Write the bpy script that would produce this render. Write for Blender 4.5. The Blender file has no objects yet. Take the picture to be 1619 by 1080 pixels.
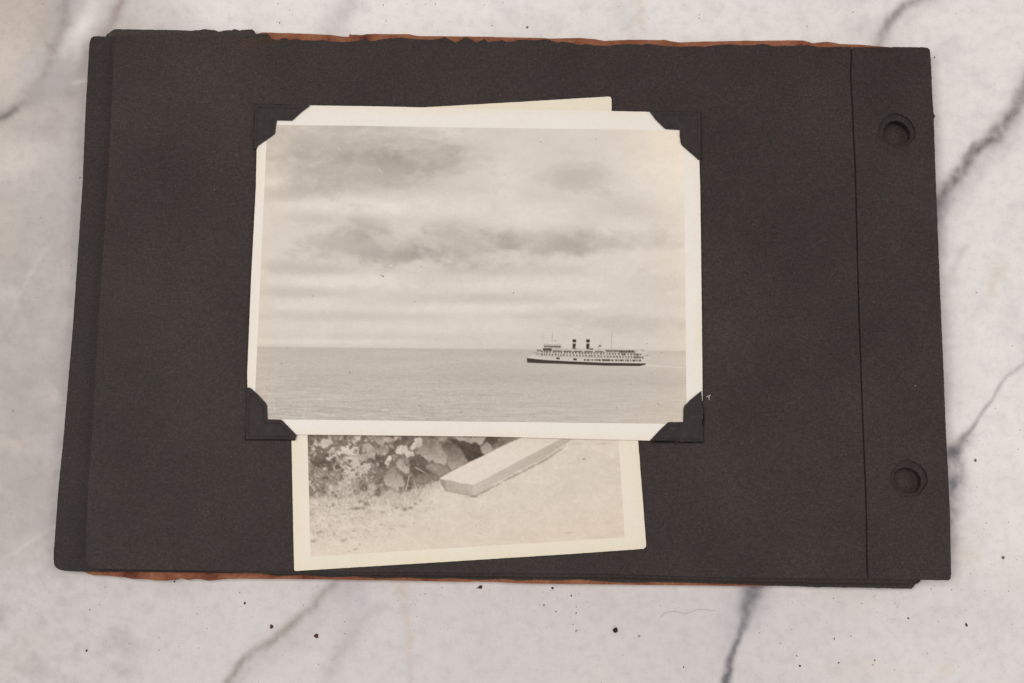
import bpy, math, random
import numpy as np
from mathutils import Vector
from mathutils.geometry import delaunay_2d_cdt

random.seed(7)
RNG = np.random.default_rng(11)
SC = bpy.context.scene
COL = SC.collection
MM = 0.001

# ------------------------------------------------------------------ camera
W_PX, H_PX, LENS, SENSOR = 1619.0, 1080.0, 50.0, 36.0
F_PX = LENS / SENSOR * W_PX
DIST = 0.368
TILT = math.radians(9.4)
CT, ST = math.cos(TILT), math.sin(TILT)
CAM = np.array([0.0, -DIST * ST, DIST * CT + 0.004])
cam_data = bpy.data.cameras.new('camera')
cam_data.lens = LENS
cam_data.sensor_width = SENSOR
cam_data.clip_start = 0.01
cam_data.clip_end = 20.0
cam = bpy.data.objects.new('camera', cam_data)
cam.location = CAM
cam.rotation_euler = (TILT, 0, 0)
COL.objects.link(cam)
SC.camera = cam

# ------------------------------------------------------------------ light
world = bpy.data.worlds.new('World')
SC.world = world
world.use_nodes = True
bg = world.node_tree.nodes['Background']
bg.inputs[0].default_value = (1.0, 0.976, 0.958, 1)
bg.inputs[1].default_value = 0.41


def area_lamp(name, loc, target, size, power, color):
    d = bpy.data.lights.new(name, 'AREA')
    d.shape = 'RECTANGLE'
    d.size, d.size_y = size
    d.energy = power
    d.color = color
    o = bpy.data.objects.new(name, d)
    o.location = loc
    o.rotation_euler = (Vector(target) - Vector(loc)).to_track_quat('-Z', 'Y').to_euler()
    COL.objects.link(o)
    return o


area_lamp('overhead_left_light', (-0.52, 0.06, 1.35), (0.0, 0.02, 0), (0.8, 0.8), 11.6, (1.0, 0.975, 0.952))  # unseen overhead lamp on the left, gives the top leaf its sheen
area_lamp('right_shadow_lamp', (1.05, -0.12, 1.05), (0.0, 0.0, 0), (0.7, 0.7), 5.6, (1.0, 0.975, 0.952))  # added side lamp, casts the top leaf's shadow onto the left step

vs = SC.view_settings
vs.view_transform = 'Standard'
vs.look = 'None'
vs.exposure = 0.0
vs.gamma = 1.0
vs.use_curve_mapping = False
SC.cycles.use_denoising = True
SC.cycles.max_bounces = 6


# ------------------------------------------------------------------ helpers
def at(px, py, z):
    """photograph pixel -> world point on the level z (arrays allowed)"""
    px = np.asarray(px, float)
    py = np.asarray(py, float)
    dx = (px - W_PX / 2) / F_PX
    dy = -(py - H_PX / 2) / F_PX
    wx = dx
    wy = dy * CT + ST
    wz = dy * ST - CT
    t = (z - CAM[2]) / wz
    return np.stack([CAM[0] + wx * t, CAM[1] + wy * t, np.full_like(wx * t, 0) + z], -1)


def to_px(P):
    """world points -> photograph pixels"""
    d = np.asarray(P, float) - CAM
    xc = d[..., 0]
    yc = d[..., 1] * CT + d[..., 2] * ST
    zc = -d[..., 1] * ST + d[..., 2] * CT
    return np.stack([W_PX / 2 + F_PX * xc / -zc, H_PX / 2 - F_PX * yc / -zc], -1)


def drop(pts, z_from, z_to):
    """the outline of a cut that goes straight down from z_from, as seen at z_to"""
    p = np.asarray(pts, float)
    w = at(p[:, 0], p[:, 1], z_from)
    w[:, 2] = z_to
    return to_px(w)


def lin(c):
    c = np.asarray(c, float) / 255.0
    return np.where(c <= 0.04045, c / 12.92, ((c + 0.055) / 1.055) ** 2.4)


KEY = 1.06                       # light reaching a flat white card, used to turn seen tones into reflectance


def alb(c):
    return np.clip(lin(c) / KEY, 0.002, 0.92)


def sstep(a, b, x):
    t = np.clip((np.asarray(x, float) - a) / (b - a), 0, 1)
    return t * t * (3 - 2 * t)


_lat = RNG.random((256, 256)).astype(np.float32)
_flat = _lat.ravel()


def vnoise(x, y, seed=0):
    x = np.asarray(x, np.float32) + np.float32((seed * 37.17) % 4096)
    y = np.asarray(y, np.float32) + np.float32((seed * 91.73) % 4096)
    xf, yf = np.floor(x), np.floor(y)
    fx, fy = x - xf, y - yf
    xi, yi = xf.astype(np.int32) & 255, yf.astype(np.int32) & 255
    x1, r0, r1 = (xi + 1) & 255, yi << 8, ((yi + 1) & 255) << 8
    fx = fx * fx * (3 - 2 * fx)
    fy = fy * fy * (3 - 2 * fy)
    a = _flat.take(r0 | xi)
    a += (_flat.take(r0 | x1) - a) * fx
    c = _flat.take(r1 | xi)
    c += (_flat.take(r1 | x1) - c) * fx
    return a + (c - a) * fy


def fbm(x, y, n=4, seed=0, gain=0.5):
    s, a, t = 0.0, 1.0, 0.0
    x, y = np.asarray(x, np.float32), np.asarray(y, np.float32)
    c, sn = math.cos(0.6), math.sin(0.6)
    for i in range(n):
        s = s + a * (vnoise(x, y, seed + i * 5) - 0.5)
        t += a
        a *= gain
        x, y = (x * c - y * sn) * 2.03, (x * sn + y * c) * 2.03
    return s / t * 2.0           # about -1..1


def bend(x, y):
    """gentle waviness of the old album, metres at full height"""
    return 0.00013 * (np.sin(x * 52 + 0.7) * np.cos(y * 61 - 0.4) + 0.6 * np.sin(x * 95 + y * 70 + 2.0))


def mesh_object(name, verts, faces, mat, parent=None, cols=None, origin=None, smooth=True, sharp=None):
    verts = np.asarray(verts, float)
    if origin is None:
        origin = parent['_o'] if parent is not None else (0, 0, 0)
    origin = np.asarray(origin, float)
    me = bpy.data.meshes.new(name)
    v = (verts - origin)
    if isinstance(faces, np.ndarray):
        nf, k = faces.shape
        me.vertices.add(len(v))
        me.vertices.foreach_set('co', v.astype(np.float32).ravel())
        me.loops.add(nf * k)
        me.loops.foreach_set('vertex_index', faces.astype(np.int32).ravel())
        me.polygons.add(nf)
        me.polygons.foreach_set('loop_start', np.arange(0, nf * k, k, dtype=np.int32))
        me.polygons.foreach_set('loop_total', np.full(nf, k, dtype=np.int32))
        me.update(calc_edges=True)
    else:
        me.from_pydata(v.tolist(), [], faces)
    me.validate()
    if smooth:
        me.polygons.foreach_set('use_smooth', np.ones(len(me.polygons), dtype=bool))
    if cols is not None:
        at_ = me.color_attributes.new('Col', 'FLOAT_COLOR', 'POINT')
        c4 = np.ones((len(v), 4), np.float32)
        c4[:, :3] = cols
        at_.data.foreach_set('color', c4.ravel())
    if sharp is not None:
        me.set_sharp_from_angle(angle=sharp)
    if mat is not None:
        me.materials.append(mat)
    o = bpy.data.objects.new(name, me)
    COL.objects.link(o)
    if parent is not None:
        o.parent = parent
        o.location = tuple(origin - np.asarray(parent['_o']))
    else:
        o.location = tuple(origin)
    o['_o'] = [float(q) for q in origin]
    return o


def empty(name, loc):
    o = bpy.data.objects.new(name, None)
    o.empty_display_size = 0.01
    o.location = tuple(loc)
    COL.objects.link(o)
    o['_o'] = [float(q) for q in loc]
    return o


def tag(o, label=None, cat=None, group=None, kind=None):
    if label:
        o['label'] = label
    if cat:
        o['category'] = cat
    if group:
        o['group'] = group
    if kind:
        o['kind'] = kind
    return o


def densify(pts, step):
    out = []
    n = len(pts)
    for i in range(n):
        a, b = np.array(pts[i], float), np.array(pts[(i + 1) % n], float)
        k = max(1, int(round(np.linalg.norm(b - a) / step)))
        for j in range(k):
            out.append(a + (b - a) * j / k)
    return np.array(out)


def rough(pts, step, amp, scale, seed, amp_fn=None):
    """densify an outline (pixels) and roughen it along its normal"""
    p = densify(pts, step)
    nxt, prv = np.roll(p, -1, 0), np.roll(p, 1, 0)
    t = nxt - prv
    t /= np.maximum(np.linalg.norm(t, axis=1, keepdims=True), 1e-9)
    nrm = np.stack([t[:, 1], -t[:, 0]], 1)
    s = np.arange(len(p)) * step
    n = fbm(s / scale, np.full(len(p), seed * 3.3), 3, seed, 0.7)
    a = amp if amp_fn is None else amp * amp_fn(p[:, 0], p[:, 1])
    return p + nrm * (n * a)[:, None]


def inside(poly, x, y):
    r = np.zeros(len(x), bool)
    n = len(poly)
    x0, y0 = poly[-1]
    for i in range(n):
        x1, y1 = poly[i]
        c = ((y1 > y) != (y0 > y)) & (x < (x0 - x1) * (y - y1) / ((y0 - y1) if y0 != y1 else 1e-12) + x1)
        r ^= c
        x0, y0 = x1, y1
    return r


def seg_dist(x, y, poly, closed=True):
    d = np.full(np.shape(x), 1e9)
    n = len(poly)
    for i in range(n if closed else n - 1):
        ax, ay = poly[i][:2]
        bx, by = poly[(i + 1) % n][:2]
        ex, ey = bx - ax, by - ay
        L2 = max(ex * ex + ey * ey, 1e-12)
        t = np.clip(((x - ax) * ex + (y - ay) * ey) / L2, 0, 1)
        d = np.minimum(d, np.hypot(x - ax - t * ex, y - ay - t * ey))
    return d


def plate(name, outline, z_top, thick, mat, parent=None, holes=(), cell=12.0, top_fn=None, col_fn=None,
          origin=None, wavy=1.0, min_gap=0.45):
    """A sheet cut to an outline given in photograph pixels at level z_top. Top, bottom and edge faces."""
    loops = [np.asarray(outline, float)] + [np.asarray(h, float) for h in holes]
    pts = np.concatenate(loops)
    edges = []
    k = 0
    for L in loops:
        n = len(L)
        edges += [(k + i, k + (i + 1) % n) for i in range(n)]
        k += n
    x0, y0 = loops[0].min(0)
    x1, y1 = loops[0].max(0)
    gx, gy = np.meshgrid(np.arange(x0 + cell / 2, x1, cell), np.arange(y0 + cell / 2, y1, cell))
    gx = gx.ravel() + (RNG.random(gx.size) - .5) * cell * .2
    gy = gy.ravel() + (RNG.random(gy.size) - .5) * cell * .2
    ok = inside(loops[0], gx, gy)
    for h in loops[1:]:
        ok &= ~inside(h, gx, gy)
    gx, gy = gx[ok], gy[ok]
    keep = np.ones(len(gx), bool)
    for q0 in range(0, len(gx), 4000):
        sl = slice(q0, q0 + 4000)
        m = np.full(len(gx[sl]), 1e9)
        for b0 in range(0, len(pts), 400):
            bb = pts[b0:b0 + 400]
            m = np.minimum(m, np.min(np.hypot(gx[sl][:, None] - bb[:, 0], gy[sl][:, None] - bb[:, 1]), 1))
        keep[sl] = m > cell * min_gap
    allp = np.concatenate([pts, np.stack([gx[keep], gy[keep]], 1)])
    vo, eo, fo, ov, oe, of = delaunay_2d_cdt([Vector(p) for p in allp], edges, [], 0, 1e-6)
    vo = np.array([tuple(v) for v in vo])
    fo = np.array([f for f in fo if len(f) == 3])
    cen = vo[fo].mean(1)
    ok = inside(loops[0], cen[:, 0], cen[:, 1])
    for h in loops[1:]:
        ok &= ~inside(h, cen[:, 0], cen[:, 1])
    fo = fo[ok]
    used = np.unique(fo)
    remap = -np.ones(len(vo), int)
    remap[used] = np.arange(len(used))
    vo, fo = vo[used], remap[fo]
    P = at(vo[:, 0], vo[:, 1], z_top)
    a, b, c = P[fo[:, 0]], P[fo[:, 1]], P[fo[:, 2]]
    flip = np.cross(b - a, c - a)[:, 2] < 0
    fo[flip] = fo[flip][:, ::-1]
    P[:, 2] += bend(P[:, 0], P[:, 1]) * wavy
    Bt = P.copy()
    Bt[:, 2] -= thick
    if top_fn is not None:
        dz = top_fn(vo[:, 0], vo[:, 1])
        P[:, 2] += dz
        Bt[:, 2] += dz
    if wavy and z_top < 0.0024:
        Bt[:, 2] = z_top - thick
    # boundary edges
    e = {}
    for f in fo:
        for i in range(3):
            e[(f[i], f[(i + 1) % 3])] = 1
    n = len(P)
    side = []
    for (i, j) in e:
        if (j, i) not in e:
            side.append((i, i + n, j + n))
            side.append((i, j + n, j))
    faces = np.concatenate([fo, fo[:, ::-1] + n, np.array(side)])
    V = np.concatenate([P, Bt])
    cols = None
    if col_fn is not None:
        c = col_fn(vo[:, 0], vo[:, 1])
        cols = np.concatenate([c, c])
    return mesh_object(name, V, faces, mat, parent, cols, origin, True, math.radians(40))


# ------------------------------------------------------------------ materials
class NT:
    def __init__(self, name, rough=0.6, spec=0.3):
        self.m = bpy.data.materials.new(name)
        self.m.use_nodes = True
        self.t = self.m.node_tree
        self.b = self.t.nodes['Principled BSDF']
        self.b.inputs['Roughness'].default_value = rough
        self.b.inputs['Specular IOR Level'].default_value = spec
        self.tc = self.t.nodes.new('ShaderNodeTexCoord')

    def node(self, kind, **kw):
        n = self.t.nodes.new(kind)
        for k, v in kw.items():
            setattr(n, k, v)
        return n

    def link(self, a, b):
        self.t.links.new(a, b)

    def noise(self, scale, detail=3.0, rough=0.5, stretch=None, dist=0.0):
        n = self.node('ShaderNodeTexNoise')
        n.inputs['Scale'].default_value = scale
        n.inputs['Detail'].default_value = detail
        n.inputs['Roughness'].default_value = rough
        n.inputs['Distortion'].default_value = dist
        if stretch:
            mp = self.node('ShaderNodeMapping')
            mp.inputs['Scale'].default_value = stretch
            mp.inputs['Rotation'].default_value = (0, 0, random.uniform(0, 3))
            self.link(self.tc.outputs['Object'], mp.inputs[0])
            self.link(mp.outputs[0], n.inputs['Vector'])
        else:
            self.link(self.tc.outputs['Object'], n.inputs['Vector'])
        return n.outputs['Fac']

    def ramp(self, fac, stops):
        r = self.node('ShaderNodeValToRGB')
        els = r.color_ramp.elements
        while len(els) < len(stops):
            els.new(0.5)
        for e, (p, c) in zip(els, stops):
            e.position = p
            e.color = tuple(c) + (1,) if len(c) == 3 else c
        self.link(fac, r.inputs[0])
        return r.outputs[0]

    def mix(self, a, b, fac=1.0, mode='MULTIPLY'):
        n = self.node('ShaderNodeMix', data_type='RGBA', blend_type=mode)
        for s, v in ((n.inputs[0], fac), (n.inputs[6], a), (n.inputs[7], b)):
            if hasattr(v, 'is_output'):
                self.link(v, s)
            elif isinstance(v, (int, float)):
                s.default_value = v
            else:
                s.default_value = tuple(v) + (1,)
        return n.outputs[2]

    def attr(self):
        n = self.node('ShaderNodeVertexColor')
        n.layer_name = 'Col'
        return n.outputs[0]

    def color(self, c):
        self.link(c, self.b.inputs['Base Color'])

    def bump(self, h, strength, dist):
        n = self.node('ShaderNodeBump')
        n.inputs['Strength'].default_value = strength
        n.inputs['Distance'].default_value = dist
        self.link(h, n.inputs['Height'])
        self.link(n.outputs[0], self.b.inputs['Normal'])


def g(v):
    return (v, v, v)


def page_material(name, base, use_attr):
    m = NT(name, 0.60, 0.15)
    tone = m.ramp(m.noise(95, 3, 0.55), [(0.34, tuple(base * np.array([1.06, 0.98, 0.99]))), (0.5, tuple(base)),
                                         (0.66, tuple(base * np.array([0.94, 0.99, 0.97])))])
    fib = m.ramp(m.noise(1700, 4, 0.75), [(0.30, g(0.62)), (0.5, g(1.0)), (0.64, g(1.35)), (0.76, g(2.1))])
    c = m.mix(tone, fib)
    hair = m.ramp(m.noise(900, 3, 0.6, (1, 6, 1), 1.2), [(0.30, g(0.78)), (0.5, g(1.0)), (0.68, g(1.22)), (0.80, g(1.7))])
    c = m.mix(c, hair)
    wear = m.ramp(m.noise(28, 4, 0.6), [(0.3, g(0.86)), (0.7, g(1.13))])
    c = m.mix(c, wear)
    if use_attr:
        c = m.mix(c, m.attr())
    m.color(c)
    m.bump(m.noise(1900, 4, 0.65), 0.35, 0.00012)
    return m.m


PAGE = np.array([0.0352, 0.0262, 0.0242])
M_PAGE = page_material('black_album_paper', PAGE, True)
M_PAGE_LOW = page_material('black_album_paper_shaded', PAGE * 0.86, False)  # same paper darkened: shade of the step below the top leaf, in colour
M_LINING = page_material('black_cover_lining', np.array([0.042, 0.0325, 0.0275]), False)


def cover_material():
    m = NT('rotted_brown_leather', 0.85, 0.15)
    c = m.ramp(m.noise(150, 4, 0.6), [(0.30, (0.105, 0.034, 0.021)), (0.40, (0.20, 0.066, 0.036)),
                                      (0.56, (0.270, 0.106, 0.056)), (0.75, (0.34, 0.146, 0.082))])
    f = m.ramp(m.noise(1700, 4, 0.7), [(0.3, g(0.72)), (0.5, g(1.0)), (0.75, g(1.2))])
    m.color(m.mix(c, f))
    m.bump(m.noise(900, 4, 0.7), 0.6, 0.0002)
    return m.m


M_COVER = cover_material()


def corner_material():
    m = NT('black_corner_paper', 0.6, 0.17)
    c = m.ramp(m.noise(700, 3, 0.6), [(0.3, (0.0250, 0.0198, 0.0186)), (0.6, (0.032, 0.0255, 0.0240)), (0.78, (0.046, 0.039, 0.037))])
    m.color(c)
    m.bump(m.noise(2200, 3, 0.6), 0.3, 0.0001)
    return m.m


M_CORNER = corner_material()


def paper_material():
    m = NT('cream_photo_paper', 0.5, 0.25)
    f = m.ramp(m.noise(1500, 3, 0.6), [(0.3, g(0.975)), (0.7, g(1.02))])
    f2 = m.ramp(m.noise(60, 3, 0.6), [(0.3, (0.975, 0.965, 0.945)), (0.7, (1.0, 1.0, 1.0))])
    m.color(m.mix(m.mix(m.attr(), f), f2))
    m.bump(m.noise(800, 3, 0.5), 0.1, 0.00005)
    return m.m


M_PAPER = paper_material()


def print_material():
    m = NT('silver_print', 0.45, 0.25)
    f = m.ramp(m.noise(3200, 2, 0.6), [(0.25, g(0.94)), (0.5, g(1.0)), (0.75, g(1.05))])
    m.color(m.mix(m.attr(), f))
    m.bump(m.noise(500, 3, 0.5), 0.08, 0.00005)
    return m.m


M_PRINT = print_material()


def marble_material():
    m = NT('polished_marble', 0.40, 0.22)
    c = m.attr()
    f = m.ramp(m.noise(330, 6, 0.7), [(0.28, (0.89, 0.885, 0.89)), (0.5, g(1.0)), (0.72, (1.05, 1.05, 1.05))])
    f2 = m.ramp(m.noise(1600, 3, 0.7), [(0.27, (0.84, 0.83, 0.82)), (0.42, g(1.0)), (0.62, g(1.0)), (0.74, g(1.06))])
    c = m.mix(m.mix(c, f), f2)
    pit = m.ramp(m.noise(700, 1, 0.4), [(0.185, (0.55, 0.52, 0.50)), (0.215, g(1.0))])
    m.color(m.mix(c, pit))
    m.bump(m.noise(900, 4, 0.6), 0.06, 0.0001)
    m.b.inputs['Subsurface Weight'].default_value = 0.0
    return m.m


M_MARBLE = marble_material()


def plain(name, c, rough_=0.8, spec=0.2, var=0.3, scale=1500):
    m = NT(name, rough_, spec)
    f = m.ramp(m.noise(scale, 3, 0.6), [(0.3, tuple(np.array(c) * (1 - var))), (0.7, tuple(np.array(c) * (1 + var)))])
    m.color(f)
    return m.m


# ------------------------------------------------------------------ marble tabletop (the setting)
def window(x, y, x0, y0, x1, y1):
    """slices of a regular 2-D pixel grid that cover a box, or None for other arrays"""
    if x.ndim != 2 or min(x.shape) < 2:
        return None
    sx, sy = x[0, 1] - x[0, 0], y[1, 0] - y[0, 0]
    i0, i1 = int((x0 - x[0, 0]) / sx), int((x1 - x[0, 0]) / sx) + 2
    j0, j1 = int((y0 - y[0, 0]) / sy), int((y1 - y[0, 0]) / sy) + 2
    return (slice(max(0, min(j0, x.shape[0])), max(0, j1)), slice(max(0, min(i0, x.shape[1])), max(0, i1)))


def curve_mask(x, y, pts, jitter=6.0, scale=40.0, seed=0, ragged=0.35, taper=True):
    p = np.array(pts)
    pad = p[:, 2].max() * 2.6 + jitter * 1.2
    sl = window(x, y, p[:, 0].min() - pad, p[:, 1].min() - pad, p[:, 0].max() + pad, p[:, 1].max() + pad)
    if sl is None:
        return _curve_mask(x, y, pts, jitter, scale, seed, ragged, taper)
    out = np.zeros(x.shape, np.float32)
    if x[sl].size:
        out[sl] = _curve_mask(x[sl], y[sl], pts, jitter, scale, seed, ragged, taper)
    return out


def blob(x, y, cx, cy, rx, ry, rot=0.0, warp=0.35, seed=0):
    m = max(rx, ry)
    sl = window(x, y, cx - 3.4 * m, cy - 3.4 * m, cx + 3.4 * m, cy + 3.4 * m) if abs(rot) > .2 else window(x, y, cx - 3.4 * rx, cy - 3.4 * (ry + rx * abs(rot)), cx + 3.4 * rx, cy + 3.4 * (ry + rx * abs(rot)))
    if sl is None:
        return _blob(x, y, cx, cy, rx, ry, rot, warp, seed)
    out = np.zeros(x.shape, np.float32)
    if x[sl].size:
        out[sl] = _blob(x[sl], y[sl], cx, cy, rx, ry, rot, warp, seed)
    return out


def _curve_mask(x, y, pts, jitter=6.0, scale=40.0, seed=0, ragged=0.35, taper=True):
    """soft band along a polyline of (x, y, half width, strength)"""
    jx = fbm(x / scale, y / scale, 3, seed) * jitter
    jy = fbm(x / scale, y / scale, 3, seed + 40) * jitter
    X, Y = x + jx, y + jy
    best = np.zeros(np.shape(x))
    for i in range(len(pts) - 1):
        ax, ay, wa, sa = pts[i]
        bx, by, wb, sb = pts[i + 1]
        ex, ey = bx - ax, by - ay
        L2 = ex * ex + ey * ey
        t = np.clip(((X - ax) * ex + (Y - ay) * ey) / L2, 0, 1)
        d = np.hypot(X - ax - t * ex, Y - ay - t * ey)
        w = wa + (wb - wa) * t
        s = sa + (sb - sa) * t
        best = np.maximum(best, s * np.exp(-(d / w) ** 2))
    r = 1 + ragged * fbm(x / 9.0, y / 9.0, 3, seed + 7) * 2
    return np.clip(best * np.clip(r, 0.15, 1.7), 0, 1)


def _blob(x, y, cx, cy, rx, ry, rot=0.0, warp=0.35, seed=0):
    c, s = math.cos(rot), math.sin(rot)
    dx, dy = x - cx, y - cy
    u, v = (dx * c + dy * s) / rx, (-dx * s + dy * c) / ry
    m = max(rx, ry)
    u = u + fbm(x / m * 2.0, y / m * 2.0, 4, seed) * warp * 1.6
    v = v + fbm(x / m * 2.0 + 50, y / m * 2.0, 4, seed + 3) * warp * 1.6
    return np.exp(-(u * u + v * v))


def marble_colors(x, y):
    base = np.empty(x.shape + (3,))
    base[:] = (228, 222, 219)
    lowf = fbm(x / 330, y / 330, 4, 3)
    midf = fbm(x / 90, y / 90, 4, 9)
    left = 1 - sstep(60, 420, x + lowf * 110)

    def paint(m, c):
        rows, cols_ = np.flatnonzero(m.any(1)), np.flatnonzero(m.any(0))
        if not len(rows):
            return
        sl = (slice(rows[0], rows[-1] + 1), slice(cols_[0], cols_[-1] + 1))
        m = np.clip(m[sl], 0, 1)[..., None]
        base[sl] = base[sl] * (1 - m) + np.array(c, float) * m

    base += (lowf * 5 + midf * 3)[..., None] * np.array([1.0, 1.0, 0.98])
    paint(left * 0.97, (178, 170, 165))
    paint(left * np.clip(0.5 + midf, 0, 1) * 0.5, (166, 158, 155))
    paint(sstep(840, 940, y + lowf * 60) * (1 - sstep(1080, 1500, x) * .6) * .85, (203, 197, 196))  # greyer stone, with the light's falloff towards the bottom painted in
    paint(np.clip(fbm(x / 60, y / 60, 5, 13) * 1.4 - .1, 0, 1) * .5, (198, 192, 190))
    paint(np.clip(fbm(x / 24, y / 24, 4, 17) * 1.4 - .2, 0, 1) * .35, (202, 196, 193))
    paint(np.clip(fbm(x / 200, y / 200, 3, 19) * 1.5 - .1, 0, 1) * .3, (214, 206, 200))
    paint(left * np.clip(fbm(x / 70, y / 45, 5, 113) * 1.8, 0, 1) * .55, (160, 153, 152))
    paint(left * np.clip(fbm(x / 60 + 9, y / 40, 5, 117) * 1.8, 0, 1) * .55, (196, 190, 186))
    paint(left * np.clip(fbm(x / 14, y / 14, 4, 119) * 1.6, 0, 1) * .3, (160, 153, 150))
    # top left: beige and blue grey clouds
    tl = (1 - sstep(60, 200, x)) * (1 - sstep(180, 430, y))
    paint(tl * 0.75, (189, 179, 172))
    paint(blob(x, y, 40, 30, 80, 70, 0.3, 0.4, 1) * 0.7, (190, 177, 165))
    paint(blob(x, y, 15, 105, 46, 50, 0, 0.4, 2) * 0.7, (208, 196, 184))
    paint(blob(x, y, 102, 22, 26, 46, 0.25, 0.3, 3) * 0.9, (174, 169, 168))
    paint(blob(x, y, 52, 105, 34, 26, -0.5, 0.4, 4) * 0.6, (184, 180, 181))
    paint(blob(x, y, 132, 40, 22, 54, 0.45, 0.25, 5) * 0.95, (226, 219, 214))
    paint(blob(x, y, 100, 80, 26, 18, -0.6, 0.3, 6) * 0.8, (214, 207, 203))
    paint(curve_mask(x, y, [(112, -60, 12, .55), (104, 0, 11, .5), (99, 40, 11, .6), (88, 66, 11, .7), (80, 95, 9, .6), (64, 130, 9, .6),
                            (46, 158, 12, .6), (20, 178, 10, .75), (-40, 205, 10, .6)], 9, 35, 12), (150, 140, 134))
    paint(curve_mask(x, y, [(24, 174, 5, .5), (8, 184, 5, .7), (-12, 190, 4, .5)], 4, 20, 15), (104, 98, 94))
    paint(curve_mask(x, y, [(205, -50, 9, .6), (196, 0, 8, .65), (183, 26, 8, .7), (168, 50, 8, .5), (130, 100, 12, .3), (108, 150, 14, .35)],
                     5, 30, 16), (154, 142, 135))
    paint(blob(x, y, 60, 150, 26, 18, -.5, 0.4, 81) * 0.7, (163, 153, 144))
    paint(blob(x, y, 70, 45, 16, 26, .3, 0.4, 82) * 0.6, (176, 166, 156))
    paint(blob(x, y, 88, 130, 28, 44, 0.6, 0.4, 8) * 0.8, (169, 163, 162))
    paint(blob(x, y, 75, 205, 45, 22, -0.3, 0.4, 9) * 0.55, (167, 157, 152))
    paint(blob(x, y, 24, 255, 60, 36, -0.2, 0.4, 10) * 0.7, (210, 202, 195))
    paint(blob(x, y, 5, 370, 28, 60, 0, 0.4, 11) * 0.5, (192, 180, 168))
    paint(blob(x, y, 90, 300, 40, 60, 0.3, 0.4, 12) * 0.35, (176, 171, 171))
    # left middle: grey cloud on a diagonal
    paint(curve_mask(x, y, [(130, 520, 26, .25), (90, 580, 28, .45), (55, 640, 30, .55), (30, 690, 30, .55), (-20, 760, 34, .5)],
                     16, 50, 18, 0.2), (172, 164, 160))
    paint(blob(x, y, 30, 705, 16, 12, 0, 0.5, 14) * 0.35, (205, 190, 174))
    paint(blob(x, y, 8, 700, 12, 16, 0, 0.5, 15) * 0.3, (202, 188, 173))
    paint(blob(x, y, 85, 628, 10, 8, 0, 0.5, 16) * 0.3, (216, 204, 190))
    paint(blob(x, y, 40, 840, 60, 34, -0.5, 0.4, 17) * 0.5, (180, 173, 170))
    paint(blob(x, y, 56, 995, 22, 26, 0.3, 0.4, 18) * 0.40, (184, 177, 172))
    paint(blob(x, y, 10, 1050, 60, 30, -0.5, 0.4, 19) * 0.3, (190, 180, 168))
    # pale scratches
    paint(curve_mask(x, y, [(76, 388, 3, .05), (48, 432, 2.6, .2), (16, 498, 3, .08)], 1, 40, 20, .1), (232, 227, 222))
    paint(curve_mask(x, y, [(90, 830, 2.6, .2), (40, 862, 2.6, .2), (4, 886, 2.6, .1)], 1, 40, 21, .1), (234, 228, 223))
    paint(curve_mask(x, y, [(117, 131, 3, .3), (136, 128, 3, .35)], 1, 40, 22, .1), (235, 230, 224))
    # top
    paint(curve_mask(x, y, [(580, -60, 24, .4), (556, 0, 20, .42), (530, 36, 18, .4), (505, 80, 16, .3), (480, 140, 14, .2)], 8, 40, 24, .2),
          (186, 180, 180))
    paint(curve_mask(x, y, [(1015, -20, 5, .25), (1011, 20, 4, .3), (1014, 50, 4, .25)], 3, 20, 25), (226, 205, 183))
    paint(curve_mask(x, y, [(1560, -60, 9, .5), (1460, -6, 10, .7), (1432, 8, 7, .85), (1415, 22, 6, .95), (1405, 36, 7, .85), (1396, 56, 8, .6),
                            (1370, 110, 10, .5)], 3, 18, 26), (128, 122, 119))
    paint(curve_mask(x, y, [(1470, 0, 22, .3), (1430, 22, 24, .4), (1395, 55, 22, .4), (1350, 50, 22, .3)], 8, 40, 27, .2), (192, 185, 183))
    # right: the strong vein
    rv = [(1760, -40, 13, .7), (1640, 112, 11, .85), (1616, 150, 10, .9), (1603, 176, 9, .85), (1580, 208, 9, .9), (1550, 236, 8, .95), (1534, 252, 8, .95),
          (1516, 276, 7, .95), (1498, 297, 8, .95), (1484, 318, 10, .8), (1440, 380, 12, .8)]
    paint(curve_mask(x, y, [(a + 8, b + 12, w * 2.6, s * .42) for a, b, w, s in rv], 8, 40, 28, .2), (176, 168, 167))
    paint(curve_mask(x, y, [(a, b, w * 1.25, s * .82) for a, b, w, s in rv], 6, 26, 29, .28), (122, 115, 114))
    paint(curve_mask(x, y, [(1542, 226, 3.5, .6), (1534, 240, 4, .7), (1528, 254, 4, .7)], 2, 10, 30), (132, 125, 123))
    paint(curve_mask(x, y, [(1492, 318, 14, .6), (1484, 345, 14, .45), (1480, 380, 14, .3)], 5, 30, 31, .3), (165, 158, 162))
    # right: the thin vein and its blue grey knots
    tv = [(1700, 500, 3, .5), (1619, 572, 2.6, .4), (1592, 596, 2.2, .55), (1580, 615, 2.0, .6), (1560, 640, 2.2, .65), (1545, 662, 2.4, .7),
          (1532, 682, 3, .8), (1520, 700, 6, .85), (1508, 714, 8, .9)]
    paint(curve_mask(x, y, [(1530, 690, 12, .4), (1510, 716, 16, .75), (1508, 768, 16, .75), (1504, 800, 17, .6), (1500, 850, 18, .45), (1496, 900, 14, .25)],
                     7, 26, 33, .35), (160, 153, 155))
    paint(curve_mask(x, y, [(a, b, w * 1.3, s * .85) for a, b, w, s in tv], 4, 30, 34, .2), (136, 130, 128))
    paint(blob(x, y, 1508, 714, 8, 7, -.5, .4, 35), (112, 110, 116))
    paint(blob(x, y, 1508, 765, 7, 9, 0, .4, 36) * .8, (120, 120, 126))
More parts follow.
